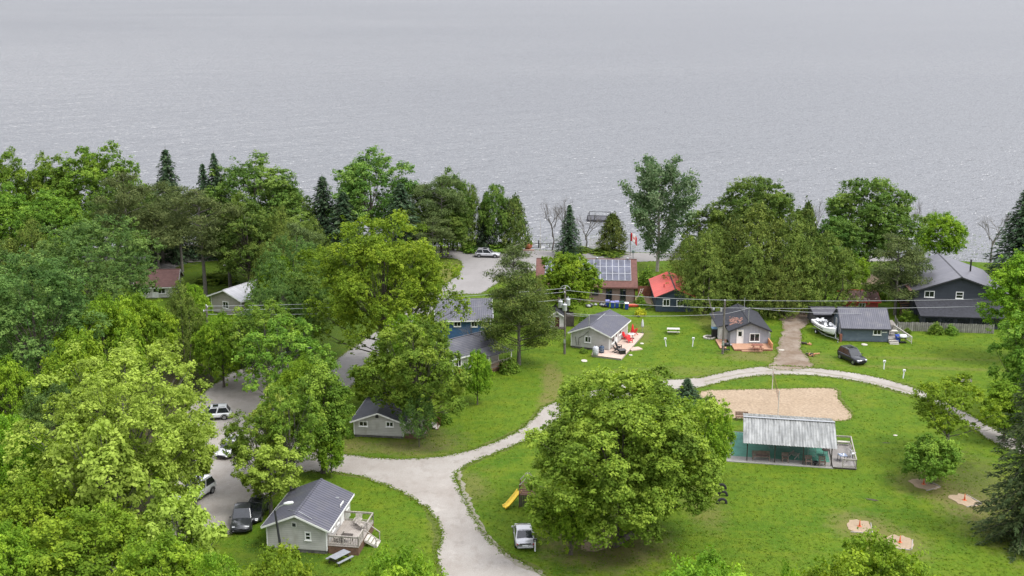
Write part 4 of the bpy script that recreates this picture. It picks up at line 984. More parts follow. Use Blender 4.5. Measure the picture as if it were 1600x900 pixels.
# --- pavilion
def pavilion():
    a, b_ = gp(1166, 720.5), gp(1299, 729.5); rz = math.atan2(b_.y-a.y, b_.x-a.x); h = House(); h.rz = rz; h.o = a; h.w = (b_-a).length
    t = thing('pavilion', 'open picnic pavilion with weathered corrugated metal roof over a green floor', 'pavilion', a, rz); h.root = t; W = h.w; l = 8.4
    BX('slab', CONC, t, -2.3, W+.15, -.55, l+.3, 0, .07)
    GREENF = mat('green_court_paint', (.06, .20, .145), .7, var=.22, nscale=1.2)
    BX('court_floor', GREENF, t, -1.6, W-.1, 1.1, l+.1, .07, .078)
    for x in (0.05, W/3, 2*W/3, W-.05):
        for y in (0, l): m = MB(); m.box(x-.055, x+.055, y-.055, y+.055, .07, 2.1 if y == 0 else 2.1); m.build('post', WOODD, t)
    for y in (0, l): BX('beam', WOODD, t, -.3, W+.2, y-.05, y+.05, 2.1, 2.26)
    mr = newmat('corrugated_sheet')
    mm, n, b = mr
    tc = n.nodes.new('ShaderNodeTexCoord'); sx = n.nodes.new('ShaderNodeSeparateXYZ'); n.links.new(tc.outputs['Object'], sx.inputs[0])
    nz = noise_node(n, 1.0, 5, sc=(3.2, .25, 1)); nz2 = noise_node(n, 2.2, 4)
    c = mixc(n, mrange(n, nz.outputs['Fac'], .32, .68), (.14, .145, .14), (.36, .365, .35)); c = mixc(n, mrange(n, nz2.outputs['Fac'], .5, .75, 0, .5), c, (.13, .13, .11))
    n.links.new(c, b.inputs['Base Color']); b.inputs['Roughness'].default_value = .5; b.inputs['Metallic'].default_value = .35
    m = MB(); o = .55; e = 2.2; r_ = 1.25; N = 132
    for side in (0, 1):
        vs = []; fs = []
        for i in range(N+1):
            x = -.45+(W+.9)*i/N; dz = .028*math.sin(i*PI/2) if True else 0
            y0, y1 = (-o, l/2) if side == 0 else (l/2, l+o)
            z0, z1 = (e, e+r_) if side == 0 else (e+r_, e)
            vs += [(x, y0, z0+dz+.08), (x, y1, z1+dz+.08)]
        for i in range(N): fs.append((2*i, 2*i+2, 2*i+3, 2*i+1))
        m.add(vs, fs, 0, False)
    rf = m.build('roof', mm, t); sm_ = rf.modifiers.new('thick', 'SOLIDIFY'); sm_.thickness = .012
    m = MB(); m.beam((-.46, l/2, e+r_+.14), (W+.46, l/2, e+r_+.14), .32, .04); m.build('ridge_cap', METAL, rf)
    m = MB()
    for i in range(9):
        x = -.2+(W+.4)*i/8; m.beam((x, -.45, e), (x, l/2, e+r_), .05, .1); m.beam((x, l+.45, e), (x, l/2, e+r_), .05, .1)
    m.build('rafters', WOODD, t)
    # timber deck on the right
    d0, d1 = gloc(h, 1300, 731), gloc(h, 1338, 733)
    x0 = W+.12; x1 = d1[0]; y0 = -.5; y1 = 6.6
    m = MB(); m.box(x0, x1, y0, y1, .17, .22); dk = m.build('deck', WOODGY, t); m = MB(); m.box(x0+.03, x1-.03, y0+.03, y1-.03, 0, .168); m.build('skirt', WOODD, dk)
    railing(t, [(x0+.1, y1-.08, .22), (x1-.08, y1-.08, .22), (x1-.08, y0+.08, .22), (x0+1.0, y0+.08, .22)], .95, WOODW, 0)
    m = MB(); m.box(x0+.9, x1-.2, y1-.7, y1-.3, .62, .68); m.box(x0+1, x0+1.1, y1-.65, y1-.35, .22, .62); m.box(x1-.35, x1-.25, y1-.65, y1-.35, .22, .62); m.build('bench', PALE, t)
    return h
PV = pavilion()
# ------------------------------------------------------------------ vehicles
TYRE = RUBBER
RIMM = mat('alloy', (.35, .36, .37), .3, .8, var=.1)
HEADL = mat('lamp_glass', (.75, .77, .8), .1, spec=.7, var=.05)
TAILL = mat('tail_lamp_red', (.35, .01, .012), .2, var=.1)
CARGL = mat('car_glass', (.02, .023, .028), .05, spec=.8, var=.3, nscale=1.5)
def carpaint(name, col, rough=.3): return mat(name, col, rough, .25, var=.05, spec=.5, coat=.8)
def make_car(name, label, cat, px, py, heading_px, paint, kind='suv', L_=4.6, W_=1.86, H_=1.68, group=None, loc=None, rz=None):
    g = gp(px, py); a = gp(*heading_px) if heading_px else None
    if rz is None: rz = math.atan2(a.y-g.y, a.x-g.x)
    t = thing(name, label, cat, g, rz, group)
    hw = W_/2; r = .35 if kind != 'sedan' else .32
    zb = .26; belt = H_*.58 if kind != 'sedan' else H_*.66
    xr, xf = -L_/2, L_/2
    if kind == 'suv':
        st = [(xr, .5, belt*.82, .80), (xr+.10, .36, belt*.98, .93), (xr+.5, zb, belt, .985), (-.5, zb, belt, 1.), (.75, zb, belt*.985, .99), (xf-.75, zb, belt*.93, .97), (xf-.28, .3, belt*.84, .91), (xf-.06, .36, belt*.68, .80), (xf, .42, belt*.58, .70)]
        gb, gt = (xr+.12, .95), (xr+.55, .12)
    elif kind == 'pickup':
        st = [(xr, .5, belt*.95, .93), (xr+.05, .4, belt*.98, .96), (xr+.5, zb, belt, .985), (-.5, zb, belt, 1.), (.75, zb, belt*.99, .99), (xf-.7, zb, belt*.96, .98), (xf-.2, .32, belt*.9, .95), (xf-.03, .4, belt*.8, .9), (xf, .45, belt*.6, .85)]
        gb, gt = (-.85, 1.05), (-.7, .45)
    else:
        st = [(xr, .46, belt*.80, .78), (xr+.12, .34, belt*.96, .90), (xr+.6, zb, belt*1.0, .975), (-.7, zb, belt*.98, 1.), (.8, zb, belt*.95, .99), (xf-.75, zb, belt*.84, .96), (xf-.25, .3, belt*.72, .88), (xf-.05, .34, belt*.6, .74), (xf, .4, belt*.5, .6)]
        gb, gt = (xr+.75, 1.05), (xr+1.55, .25)
    m = MB(); vs = []; n = 12
    for x, z0, z1, k in st:
        w_ = hw*k; zm = (z0+z1)/2
        pr = [(0, z0), (w_*.86, z0), (w_*.99, z0+.10), (w_, zm), (w_*.985, z1-.13), (w_*.90, z1-.02), (0, z1+.03)]
        ring = [(y, z) for y, z in pr]+[(-y, z) for y, z in pr[-2:0:-1]]
        vs += [(x, y, z) for y, z in ring]
    fs = []
    for i in range(len(st)-1):
        for j in range(n): j2 = (j+1) % n; fs.append((i*n+j, i*n+j2, (i+1)*n+j2, (i+1)*n+j))
    fs.append(tuple(range(n))); fs.append(tuple(range((len(st)-1)*n, len(st)*n))[::-1])
    m.add(vs, fs, 0, True)
    if kind == 'pickup': m.box(xr+.12, -.95, -hw*.78, hw*.78, belt-.02, belt+.045, 1)
    body = m.build('body', [paint, BLACKP], t)
    zt = H_-.03; wb_, wt = hw*.92, hw*.78
    m = MB()
    z0 = belt-.03
    V = [(gb[0], -wb_, z0), (gb[1], -wb_, z0), (gb[1], wb_, z0), (gb[0], wb_, z0), (gt[0], -wt, zt), (gt[1], -wt, zt), (gt[1], wt, zt), (gt[0], wt, zt)]
    m.add(V, [(0, 1, 5, 4), (1, 2, 6, 5), (2, 3, 7, 6), (3, 0, 4, 7), (4, 5, 6, 7)]); m.build('cabin', paint, t, bevel=.05)
    m = MB(); xs_ = [gt[0]+.03, (gt[0]+gt[1])/2, gt[1]-.03]
    vs = []
    for x, zz in zip(xs_, (zt+.005, zt+.035, zt+.005)):
        for y, dz in ((-wt+.03, 0), (-wt*.5, .018), (0, .022), (wt*.5, .018), (wt-.03, 0)): vs.append((x, y, zz+dz))
    fs = [(j*5+i, j*5+i+5, j*5+i+6, j*5+i+1)[::-1] for j in range(2) for i in range(4)]
    m.add(vs, fs, 0, True)
    if kind == 'suv':
        for s in (-1, 1): m.beam((gt[0]+.15, s*(wt-.05), zt+.07), (gt[1]-.1, s*(wt-.05), zt+.07), .035, .03, 1)
        m.box(gt[0]+.95, gt[1]-.25, -.42, .42, zt+.052, zt+.062, 2)
    m.build('roof', [paint, RIMM if paint.name != 'paint_white' else BLACKP, CARGL], t)
    def pane(nm, a, b_, c, d, ins=.10, push=.012):
        q = [Vector(v) for v in (a, b_, c, d)]; ce = sum(q, Vector())/4; nn = (q[1]-q[0]).cross(q[3]-q[0]).normalized()
        p = [v.lerp(ce, ins)+nn*push for v in q]
        mm = MB(); mm.add(p+[v-nn*.03 for v in p], [(0, 1, 2, 3), (0, 4, 5, 1), (1, 5, 6, 2), (2, 6, 7, 3), (3, 7, 4, 0)]); return mm.build(nm, CARGL, t)
    pane('windscreen', V[1], V[2], V[6], V[5], .09); pane('rear_window', V[3], V[0], V[4], V[7], .12)
    for s, (a, b_, c, d) in ((-1, (0, 1, 5, 4)), (1, (2, 3, 7, 6))):
        A_, B_, C_, D_ = (Vector(V[i]) for i in (a, b_, c, d)); m1, m2 = A_.lerp(B_, .47), D_.lerp(C_, .47)
        pane('side_window', A_, m1, m2, D_, .12); pane('side_window', m1, B_, C_, m2, .12)
    wx = (xr+.85, xf-.88)
    for x in wx:
        for s in (-1, 1):
            m = MB(); m.lathe([(r*.6, s*(hw-.28)), (r*.93, s*(hw-.26)), (r, s*(hw-.20)), (r, s*(hw-.05)), (r*.93, s*(hw+.02)), (r*.66, s*(hw+.03)), (r*.62, s*(hw-.01))], (x, 0, r), 20, 0, 'y')
            wh = m.build('wheel', TYRE, t); m = MB(); m.lathe([(.02, s*(hw-.02)), (r*.63, s*(hw-.01)), (r*.60, s*(hw+.018)), (r*.2, s*(hw-.0)), (.02, s*(hw+.02))], (x, 0, r), 14, 0, 'y', False); m.build('rim', RIMM, wh)
            m = MB(); pts = []
            for k in range(9):
                th = PI*k/8; pts.append((x+math.cos(th)*(r+.07), s*(hw+.004), r+math.sin(th)*(r+.07)))
            m.tube(pts, .03, 5); m.build('wheel_arch', BLACKP, t)
    m = MB(); m.box(xf-.22, xf+.015, -hw*.6, hw*.6, .36, .52); m.box(xf-.2, xf-.005, -.45, .45, .55, belt*.68-.01); m.build('grille', BLACKP, t)
    m = MB(); m.box(xr-.02, xr+.25, -hw*.78, hw*.78, .34, .46); m.build('rear_bumper', BLACKP if kind != 'sedan' else paint, t, bevel=.02)
    for s in (-1, 1):
        m = MB(); y0, y1 = sorted((s*hw*.50, s*hw*.80)); zz = st[-3][2]-.20; m.box(xf-.30, xf-.05, y0, y1, zz, zz+.14); m.build('headlight', HEADL, t, bevel=.03)
        m = MB(); y0, y1 = sorted((s*hw*.46, s*hw*.86)); zz = st[1][2]-.30; m.box(xr+.005, xr+.2, y0, y1, zz, zz+.15); m.build('tail_light', TAILL, t, bevel=.03)
        m = MB(); m.obox((gb[1]-.25, s*(hw+.10), belt+.07), (.12, .20, .14)); m.build('mirror', paint, t, bevel=.03)
        m = MB(); m.box(xr+1.3, xf-1.3, min(s*hw*1.0, s*(hw+.02)), max(s*hw*1.0, s*(hw+.02)), .30, .40); m.build('side_sill', BLACKP, t)
        m = MB(); m.box(-.15, .05, min(s*(hw-.01), s*(hw+.03)), max(s*(hw-.01), s*(hw+.03)), belt*.80, belt*.80+.035); m.build('door_handle', paint, t)
    m = MB(); m.box(xr-.012, xr+.05, -.26, .26, .52, .66); m.build('number_plate', WHITEP, t)
    if kind == 'sedan': m = MB(); m.box(xr-.005, xr+.05, -hw*.55, hw*.55, .70, .80); m.build('trunk_trim', BLACKP, t)
    return t
P_SIL = carpaint('paint_silver', (.48, .48, .50)); P_BLK = carpaint('paint_black', (.012, .014, .02)); P_WHT = carpaint('paint_white', (.75, .76, .76))
P_NVY = carpaint('paint_dark_blue', (.012, .018, .05)); P_GRY = carpaint('paint_dark_grey', (.035, .038, .042)); P_PEARL = carpaint('paint_pearl', (.62, .62, .62))
make_car('parked_suv', 'silver estate car driving on the lakeshore road near the junction', 'car', 762, 401.5, (790, 402.2), P_SIL, 'suv', 4.75, 1.85, 1.62)
make_car('parked_suv', 'black estate car parked on the lawn in front of the slate blue cottage', 'car', 1331, 564, (1346, 571), P_BLK, 'suv', 4.7, 1.9, 1.78)
make_car('parked_car', 'silver saloon car parked on the grass below the yellow slide', 'car', 818.5, 844, (817, 833), P_SIL, 'sedan', 4.7, 1.86, 1.45)
make_car('parked_car', 'white hatchback facing left, topmost of the white vehicles under the yellow-green tree', 'car', 332, 654, (310, 655.5), P_WHT, 'suv', 4.5, 1.82, 1.58)
make_car('parked_car', 'white car between the white hatchback and the dark pickup truck', 'car', 360, 708, (350, 716), P_PEARL, 'suv', 4.4, 1.82, 1.55)
make_car('parked_pickup', 'dark pickup truck facing the camera under leafy branches', 'pickup', 380, 818, (377, 832), P_GRY, 'pickup', 5.3, 1.95, 1.82)
make_car('parked_car', 'dark grey car parked close beside the dark pickup truck', 'car', 400, 806, (392, 820), P_GRY, 'suv', 4.4, 1.8, 1.5)
make_car('parked_car', 'dark blue car in the shade at the edge of the parking yard', 'car', 374, 574, (356, 580), P_NVY, 'suv', 4.6, 1.85, 1.6)
make_car('parked_van', 'white vehicle half hidden by foliage, lowest of the pale vehicles in the parking yard', 'car', 306, 778, (290, 788), P_WHT, 'suv', 4.8, 1.9, 1.85)
make_car('parked_car', 'dark car glimpsed under the branches left of the street', 'car', 466, 554, (476, 550), P_BLK, 'suv', 4.3, 1.8, 1.5)

# --- boat on its trailer
def boat():
    g = gp(1283, 508); a = gp(1297, 524); rz = math.atan2(a.y-g.y, a.x-g.x)
    rz = R(-79)
    t = thing('motor_boat', 'white open motor boat on a trailer left of the slate blue cottage', 'boat', gp(1289, 523, 0)+Vector((0, 0, .0)), rz)
    st = [(-2.9, .95, .62, .0), (-1.5, 1.12, .55, .0), (0, 1.16, .52, .02), (1.3, 1.02, .55, .06), (2.2, .72, .64, .12), (2.8, .34, .82, .18), (3.1, .04, 1.1, .22)]
    m = MB(); n = 8; vs = []
    for x, hb, zk, dz in st:
        zg = 1.55+dz
        pr = [(0, zk), (hb*.55, zk+.18), (hb*.93, zk+.48), (hb, zg-.02), (hb*.98, zg)]
        ring = pr+[(-y, z) for y, z in pr[-1:0:-1]]
        vs += [(x, y, z) for y, z in ring]; n = len(ring)
    fs = []
    for i in range(len(st)-1):
        for j in range(n): j2 = (j+1) % n; fs.append((i*n+j, i*n+j2, (i+1)*n+j2, (i+1)*n+j))
    fs.append(tuple(range(n))); fs.append(tuple(range((len(st)-1)*n, len(st)*n))[::-1])
    m.add(vs, fs, 0, False); m.build('hull', WHITEP, t)
    m = MB(); N = 26; ring = []
    def hb(x): return float(np.interp(x, [s[0] for s in st], [s[1] for s in st]))
    xs_ = np.linspace(-2.9, 3.05, 12); o1 = [(x, hb(x)) for x in xs_]+[(x, -hb(x)) for x in xs_[::-1]]
    m.prism([(x, y*.985) for x, y in o1], 1.57, 1.62); m.build('deck', mat('boat_gelcoat', (.78, .78, .76), .3, var=.04), t)
    INT = mat('boat_interior', (.06, .065, .07), .6, var=.2)
    m = MB(); m.prism([(-2.2, -.75), (-.15, -.8), (-.15, .8), (-2.2, .75)], 1.6, 1.635); m.prism([(.25, -.68), (1.5, -.5), (2.1, -.2), (2.1, .2), (1.5, .5), (.25, .68)], 1.6, 1.635); m.build('cockpit', INT, t)
    for x, y in ((-.7, .42), (-.7, -.42), (-1.7, .42), (-1.7, -.42), (.9, .38), (.9, -.38)):
        m = MB(); m.box(x-.24, x+.24, y-.2, y+.2, 1.63, 1.78); m.box(x-.28, x-.18, y-.2, y+.2, 1.78, 2.05); m.build('seat', WHITEP, t, bevel=.04)
    m = MB(); m.obox((.12, 0, 1.85), (.04, 1.5, .42), Matrix.Rotation(R(-35), 3, 'Y')); m.obox((-.2, .76, 1.82), (.7, .03, .36)); m.obox((-.2, -.76, 1.82), (.7, .03, .36)); m.build('windscreen', CARGL, t)
    m = MB(); m.box(-3.35, -2.92, -.22, .22, .9, 1.75); m.box(-3.2, -3.05, -.08, .08, .45, .95); m.build('outboard_motor', BLACKP, t, bevel=.05)
    m = MB(); m.beam((-2.9, 1.16, 1.25), (1.3, 1.08, 1.28), .02, .12); m.beam((-2.9, -1.16, 1.25), (1.3, -1.08, 1.28), .02, .12); m.build('rub_strip', BLACKP, t)
    k = thing('boat_trailer', 'steel trailer carrying the white motor boat', 'trailer', t.location, rz)
    m = MB(); m.beam((-2.6, .7, .42), (1.6, .7, .42), .08, .12); m.beam((-2.6, -.7, .42), (1.6, -.7, .42), .08, .12); m.beam((1.6, .7, .42), (3.4, .05, .45), .08, .1); m.beam((1.6, -.7, .42), (3.4, -.05, .45), .08, .1); m.beam((3.2, 0, .45), (4.4, 0, .5), .1, .1)
    for x in (-2.3, -.8, .9): m.beam((x, -1.0, .42), (x, 1.0, .42), .08, .08)
    m.beam((3.5, 0, .5), (3.3, 0, 1.25), .08, .08); m.build('frame', METAL, k)
    for s in (-1, 1):
        m = MB(); m.lathe([(.1, s*.92), (.30, s*.92), (.30, s*1.12), (.1, s*1.12)], (-.8, 0, .3), 16, 0, 'y'); w_ = m.build('wheel', RUBBER, k)
        m = MB(); m.lathe([(.02, s*1.125), (.17, s*1.125), (.15, s*1.14), (.02, s*1.14)], (-.8, 0, .3), 12, 0, 'y'); m.build('rim', WHITEP, w_)
        m = MB(); pts = [(-.8+math.cos(th)*.38, s*1.02, .3+math.sin(th)*.38) for th in (0, .6, 1.2, 1.9, 2.5, PI)]
        for p, q in zip(pts, pts[1:]): m.beam(p, q, .26, .02)
        m.build('mudguard', BLACKP, k)
    m = MB(); m.tube([(4.2, .0, .0), (4.2, 0, .75)], .04, 8); m.lathe([(.10, -.04), (.10, .04)], (4.2, 0, .1), 12, 0, 'y'); m.build('jockey_wheel', METAL, k)
boat()

# ------------------------------------------------------------------ outdoor furniture and yard things
def picnic_table(label, px, py, rz, top, frame, L_=1.85, group=None, z=0):
    t = thing('picnic_table', label, 'picnic table', gp(px, py, z), rz, group)
    m = MB()
    for i in range(5): y = -.36+i*.18; m.box(-L_/2, L_/2, y-.082, y+.082, .72, .76)
    m.build('tabletop', top, t)
    for s in (-1, 1):
        m = MB(); y = s*.72; m.box(-L_/2, L_/2, y-.13, y-.005, .42, .46); m.box(-L_/2, L_/2, y+.005, y+.13, .42, .46); m.build('seat', top, t)
    for x in (-L_/2+.25, L_/2-.25):
        m = MB(); m.beam((x, -.25, .72), (x, -.68, 0), .05, .1); m.beam((x, .25, .72), (x, .68, 0), .05, .1); m.beam((x, -.8, .38), (x, .8, .38), .04, .1); m.beam((x, -.36, .68), (x, .36, .68), .04, .07); m.build('leg_frame', frame, t)
    return t
GRYT = mat('grey_table_boards', (.24, .25, .27), .7, var=.15, nscale=4)
picnic_table('grey picnic table on the lawn below the foreground porch', 531, 878, R(52), GRYT, WOODD, 1.9)
picnic_table('weathered pale picnic table alone on the lawn between the two cottages', 1052, 521, R(-4), PALE, WOODD, 1.85)
picnic_table('small reddish picnic table standing on the orange deck', 1183, 546.5, R(0), WOODR, WOODR, 1.5, z=.25)

def adirondack(label, px, py, rz, col, z=0, group='red garden chairs'):
    t = thing('garden_chair', label, 'chair', gp(px, py, z), rz, group)
    m = MB(); m.obox((0, .05, .36), (.55, .55, .04), Matrix.Rotation(R(-12), 3, 'X')); m.build('seat', col, t)
    m = MB()
    for i in range(5): x = -.22+i*.11; m.beam((x, -.2, .30), (x*1.25, -.52, 1.05-abs(x)*.35), .095, .03)
    m.build('backrest', col, t)
    for s in (-1, 1):
        m = MB(); m.box(min(s*.27, s*.38), max(s*.27, s*.38), -.32, .38, .56, .59); m.build('armrest', col, t)
        m = MB(); m.beam((s*.31, .32, 0), (s*.31, .32, .56), .05, .09); m.beam((s*.29, .3, .36), (s*.29, -.55, .04), .04, .1); m.build('leg', col, t)
    return t
adirondack('red garden chair on the pale deck, nearest the cottage wall', 977.5, 530, R(230), REDP, .28)
adirondack('red garden chair at the front of the group on the pale deck', 983.5, 535, R(200), REDP, .28)
adirondack('red garden chair behind the round table at the far end of the pale deck', 990.5, 522.5, R(40), REDP, .28)
adirondack('left of the two red garden chairs beneath the tree in front of the blue house', 703, 585.5, R(165), REDP, 0)
adirondack('right of the two red garden chairs beneath the tree in front of the blue house', 717.5, 585, R(195), REDP, 0)
adirondack('black garden chair next to the dark fire table on the pale deck', 963.5, 550.5, R(-70), BLACKP, .28, 'black garden chairs')
adirondack('black garden chair behind the fire table on the pale deck', 966.5, 545.5, R(-115), BLACKP, .28, 'black garden chairs')
def round_table(label, px, py, z, r, col):
    t = thing('round_table', label, 'table', gp(px, py, z)); m = MB(); m.lathe([(r, .68), (r, .72), (r-.02, .73)], (0, 0, 0), 20); m.build('tabletop', col, t)
    for k in range(4): th = k*PI/2+.6; m = MB(); m.tube([(math.cos(th)*r*.75, math.sin(th)*r*.75, 0), (math.cos(th)*r*.6, math.sin(th)*r*.6, .69)], .02, 6); m.build('leg', METAL, t)
round_table('pale round table between the red chairs on the deck', 986, 529, .28, .5, WHITEP)
t = thing('fire_table', 'square dark fire table on the pale deck of the middle cottage', 'table', gp(972, 552.5, .28), R(15)); BX('base', BLACKP, t, -.4, .4, -.4, .4, 0, .55); BX('tabletop', mat('slate_top', (.07, .065, .065), .5, var=.3), t, -.5, .5, -.5, .5, .55, .6)
def umbrella(label, px, py, z, H, col, pole=METAL):
    t = thing('closed_parasol', label, 'parasol', gp(px, py, z)); m = MB(); m.tube([(0, 0, 0), (0, 0, H)], .03, 8); m.build('pole', pole, t)
    m = MB(); m.lathe([(.06, H*.42), (.20, H*.45), (.22, H*.55), (.17, H*.75), (.09, H*.93), (.03, H)], (0, 0, 0), 10); m.build('canopy', col, t)
    m = MB(); m.lathe([(.28, 0), (.28, .07), (.05, .12)], (0, 0, 0), 14); m.build('base', BLACKP, t)
umbrella('furled red parasol beside the round table on the deck', 988, 529, .28, 2.2, REDP)
umbrella('tall furled pale grey cover standing at the far end of the pale deck', 1003.5, 521, 0, 2.2, mat('pale_grey_canvas', (.45, .47, .46), .8, var=.12))
# barrels and tank by cottage A
def tank(label, px, py, r, H, col, z=.28):
    t = thing('storage_drum', label, 'drum', gp(px, py, z)); m = MB(); m.lathe([(r*.8, 0), (r, .06), (r*1.02, H*.5), (r, H*.85), (r*.55, H), (.02, H*1.02)], (0, 0, 0), 18); m.build('drum_body', col, t)
    m = MB()
    for zz in (.3, .6): m.lathe([(r*1.03, H*zz), (r*1.05, H*zz+.02), (r*1.03, H*zz+.04)], (0, 0, 0), 18)
    m.build('hoop', METAL, t); BX('cap', BLACKP, t, -.08, .08, -.08, .08, H, H+.07)
tank('pale grey covered drum at the near corner of the middle cottage', 930.5, 554.5, .42, 1.25, mat('drum_pale', (.42, .43, .46), .5, var=.2), .28)
tank('dark blue drum next to the pale one against the middle cottage', 940, 551, .36, 1.0, mat('drum_blue', (.03, .055, .10), .5, var=.2), .28)
def slabthing(name, label, cat, px, py, sx, sy, h, col, rz=0, group=None):
    m = MB(); rr = random.Random(int(px)); pts = []
    for k in range(9): th = 2*PI*k/9; q = 1+rr.uniform(-.12, .12); pts.append((math.cos(th)*sx/2*q, math.sin(th)*sy/2*q))
    m.prism(pts, 0, h); return tag(m.build(name, col, None, .02, gp(px, py), rz), label, cat, group)
m = MB(); m.box(-.9, .9, -.6, .6, 0, .16); tag(m.build('door_step', WOODP, None, .01, gp(992, 546), R(25)), 'pale wooden step on the grass beside the long deck', 'step')
slabthing('paving_stone', 'pale round stone slab on the grass left of the pale deck corner', 'stone', 913, 564, .9, 1.1, .06, STONE)
slabthing('paving_stone', 'pale stepping stone near the right corner of the pale deck', 'stone', 1003, 537, .6, .7, .06, STONE)
slabthing('paving_stone', 'pale stepping stone below the wooden step', 'stone', 985.5, 555, .55, .6, .06, STONE)
slabthing('flat_stone', 'pale stone on the grass in front of the slate blue cottage', 'stone', 1351, 539, .9, 1.0, .1, STONE)
slabthing('flat_stone', 'pale slab lying beside the driveway right of the orange deck', 'stone', 1221, 547.5, .9, .5, .1, STONE)
slabthing('flat_stone', 'small bare slab on the lawn right of the pavilion deck', 'stone', 1399, 680.5, .55, .4, .05, STONE)
# shrubs by cottage A are in the plants
t = thing('fire_pit', 'ring of pale stones around ashes beside the left edge of the orange-decked cottage', 'fire pit', gp(1108, 528)); m = MB()
for k in range(11):
    th = k*2*PI/11; m.obox((math.cos(th)*.75, math.sin(th)*.75, .11), (.36, .26, .22), Matrix.Rotation(th+1.57+random.Random(k).uniform(-.2, .2), 3, 'Z'))
m.build('stone_ring', STONE, t, bevel=.03); m = MB(); m.lathe([(.6, .0), (.6, .05), (.02, .07)], (0, 0, 0), 14); m.build('ash_bed', DIRT, t)
t = thing('storage_bin', 'tall dark bin with blue lid left of the orange-decked cottage', 'bin', gp(1117, 527)); BX('bin_body', BLACKP, t, -.5, .5, -.45, .45, 0, 1.35, bevel=.03); BX('lid', mat('faded_blue', (.10, .19, .28), .5), t, -.55, .55, -.5, .5, 1.35, 1.48, bevel=.03)
def bbq(label, px, py, z=0, rz=0, lid=BLACKP, sc=1):
    t = thing('barbecue', label, 'barbecue', gp(px, py, z), rz); t.scale = (sc,)*3
    m = MB()
    for x in (-.38, .38):
        for y in (-.22, .22): m.beam((x, y, 0), (x, y, .7), .05, .05)
    m.box(-.42, .42, -.26, .26, .12, .16); m.build('cart', BLACKP, t)
    BX('firebox', BLACKP, t, -.42, .42, -.27, .27, .68, .9, bevel=.02)
    m = MB(); m.lathe([(.05, -.42), (.28, -.41), (.3, 0), (.28, .41), (.05, .42)], (0, 0, .9), 14, 0, 'x'); m.build('lid', lid, t)
    m = MB(); m.box(-.78, -.44, -.22, .22, .84, .88); m.box(.44, .78, -.22, .22, .84, .88); m.build('side_shelf', METAL, t)
bbq('black barbecue on the left strip of the orange deck behind the pole', 1135, 548, .22, R(10))
bbq('barbecue with a white cover at the right end of the slate blue cottage steps', 1410, 536, 0, R(0), WHITEP, 1.1)
def wheelie(label, px, py, col, lid=None, rz=0):
    t = thing('wheeled_bin', label, 'bin', gp(px, py), rz, 'wheeled bins by the brick building')
    m = MB(); m.add([(-.24, -.28, .08), (.24, -.28, .08), (.24, .28, .08), (-.24, .28, .08), (-.30, -.36, 1.0), (.30, -.36, 1.0), (.30, .36, 1.0), (-.30, .36, 1.0)], [(3, 2, 1, 0), (4, 5, 6, 7), (0, 1, 5, 4), (1, 2, 6, 5), (2, 3, 7, 6), (3, 0, 4, 7)]); m.build('bin_body', col, t, bevel=.02)
    m = MB(); m.obox((0, 0, 1.05), (.66, .80, .07), Matrix.Rotation(R(5), 3, 'X')); m.build('lid', lid or col, t, bevel=.02)
    for s in (-1, 1): m = MB(); m.lathe([(.02, s*.2), (.1, s*.2), (.1, s*.27), (.02, s*.27)], (0, .30, .1), 12, 0, 'x'); m.build('wheel', RUBBER, t)
PUR = mat('faded_violet_lid', (.19, .20, .42), .5, var=.1)
for px_, py_, c_, l_, lab in ((949, 479.5, BLUEP, PUR, 'blue wheeled bin at the left end of the row by the brick building'), (957, 481.5, BLUEP, PUR, 'tall blue wheeled bin, second from the left by the brick building'), (964, 481, BLUEP, PUR, 'blue wheeled bin next to the green one by the brick building'), (971.5, 481.5, GREENP, None, 'dark green wheeled bin between two blue bins'), (979, 483.5, BLUEP, WHITEP, 'blue wheeled bin with whitish lid at the right end of the row')):
    wheelie(lab, px_, py_, c_, l_)
m = MB(); rr = random.Random(5)
t = thing('rubbish_pile', 'heap of black and grey rubbish bags left of the blue bins', 'rubbish', gp(934, 479))
for i in range(11):
    s_ = rr.uniform(.28, .46); c = (rr.uniform(-1.9, 1.5), rr.uniform(-.5, .7), s_*.6)
    m = MB(); m.lathe([(.02, -s_*.62), (s_*.8, -s_*.4), (s_, 0), (s_*.72, s_*.38), (s_*.2, s_*.58), (s_*.1, s_*.75)], c, 9); m.build('rubbish_bag', BLACKP if i % 2 else mat('grey_bag', (.33, .33, .35), .5, var=.3), t)
m = MB(); m.add([(-.8, -.35, .1), (.8, -.35, .1), (.8, .35, .1), (-.8, .35, .1), (-.95, -.45, .42), (.95, -.45, .42), (.95, .45, .42), (-.95, .45, .42)], [(3, 2, 1, 0), (4, 5, 6, 7), (0, 1, 5, 4), (1, 2, 6, 5), (2, 3, 7, 6), (3, 0, 4, 7)])
tag(m.build('plastic_sled', mat('red_orange_plastic', (.62, .10, .06), .45), None, .03, gp(988, 479.5), R(5)), 'red orange plastic tub lying right of the blue bins', 'tub')
m = MB(); m.tube([(0, 0, .1), (2.6, .6, .5)], .07, 6); tag(m.build('log_pole', WOODD, None, 0, gp(1008, 484.5), R(15)), 'dark pole lying on the grass beside the red roofed cottage', 'pole')
t = thing('ladder', 'pale ladder leaning at the right corner of the brick building', 'ladder', gp(993, 477), R(20)); m = MB()
for s in (-.2, .2): m.beam((s, 0, 0), (s+1.3, .4, 2.6), .05, .05)
for i in range(8): q = i/8+.06; m.beam((-.2+1.3*q, .4*q, 2.6*q), (.2+1.3*q, .4*q, 2.6*q), .03, .03)
m.build('ladder_frame', PALE, t)
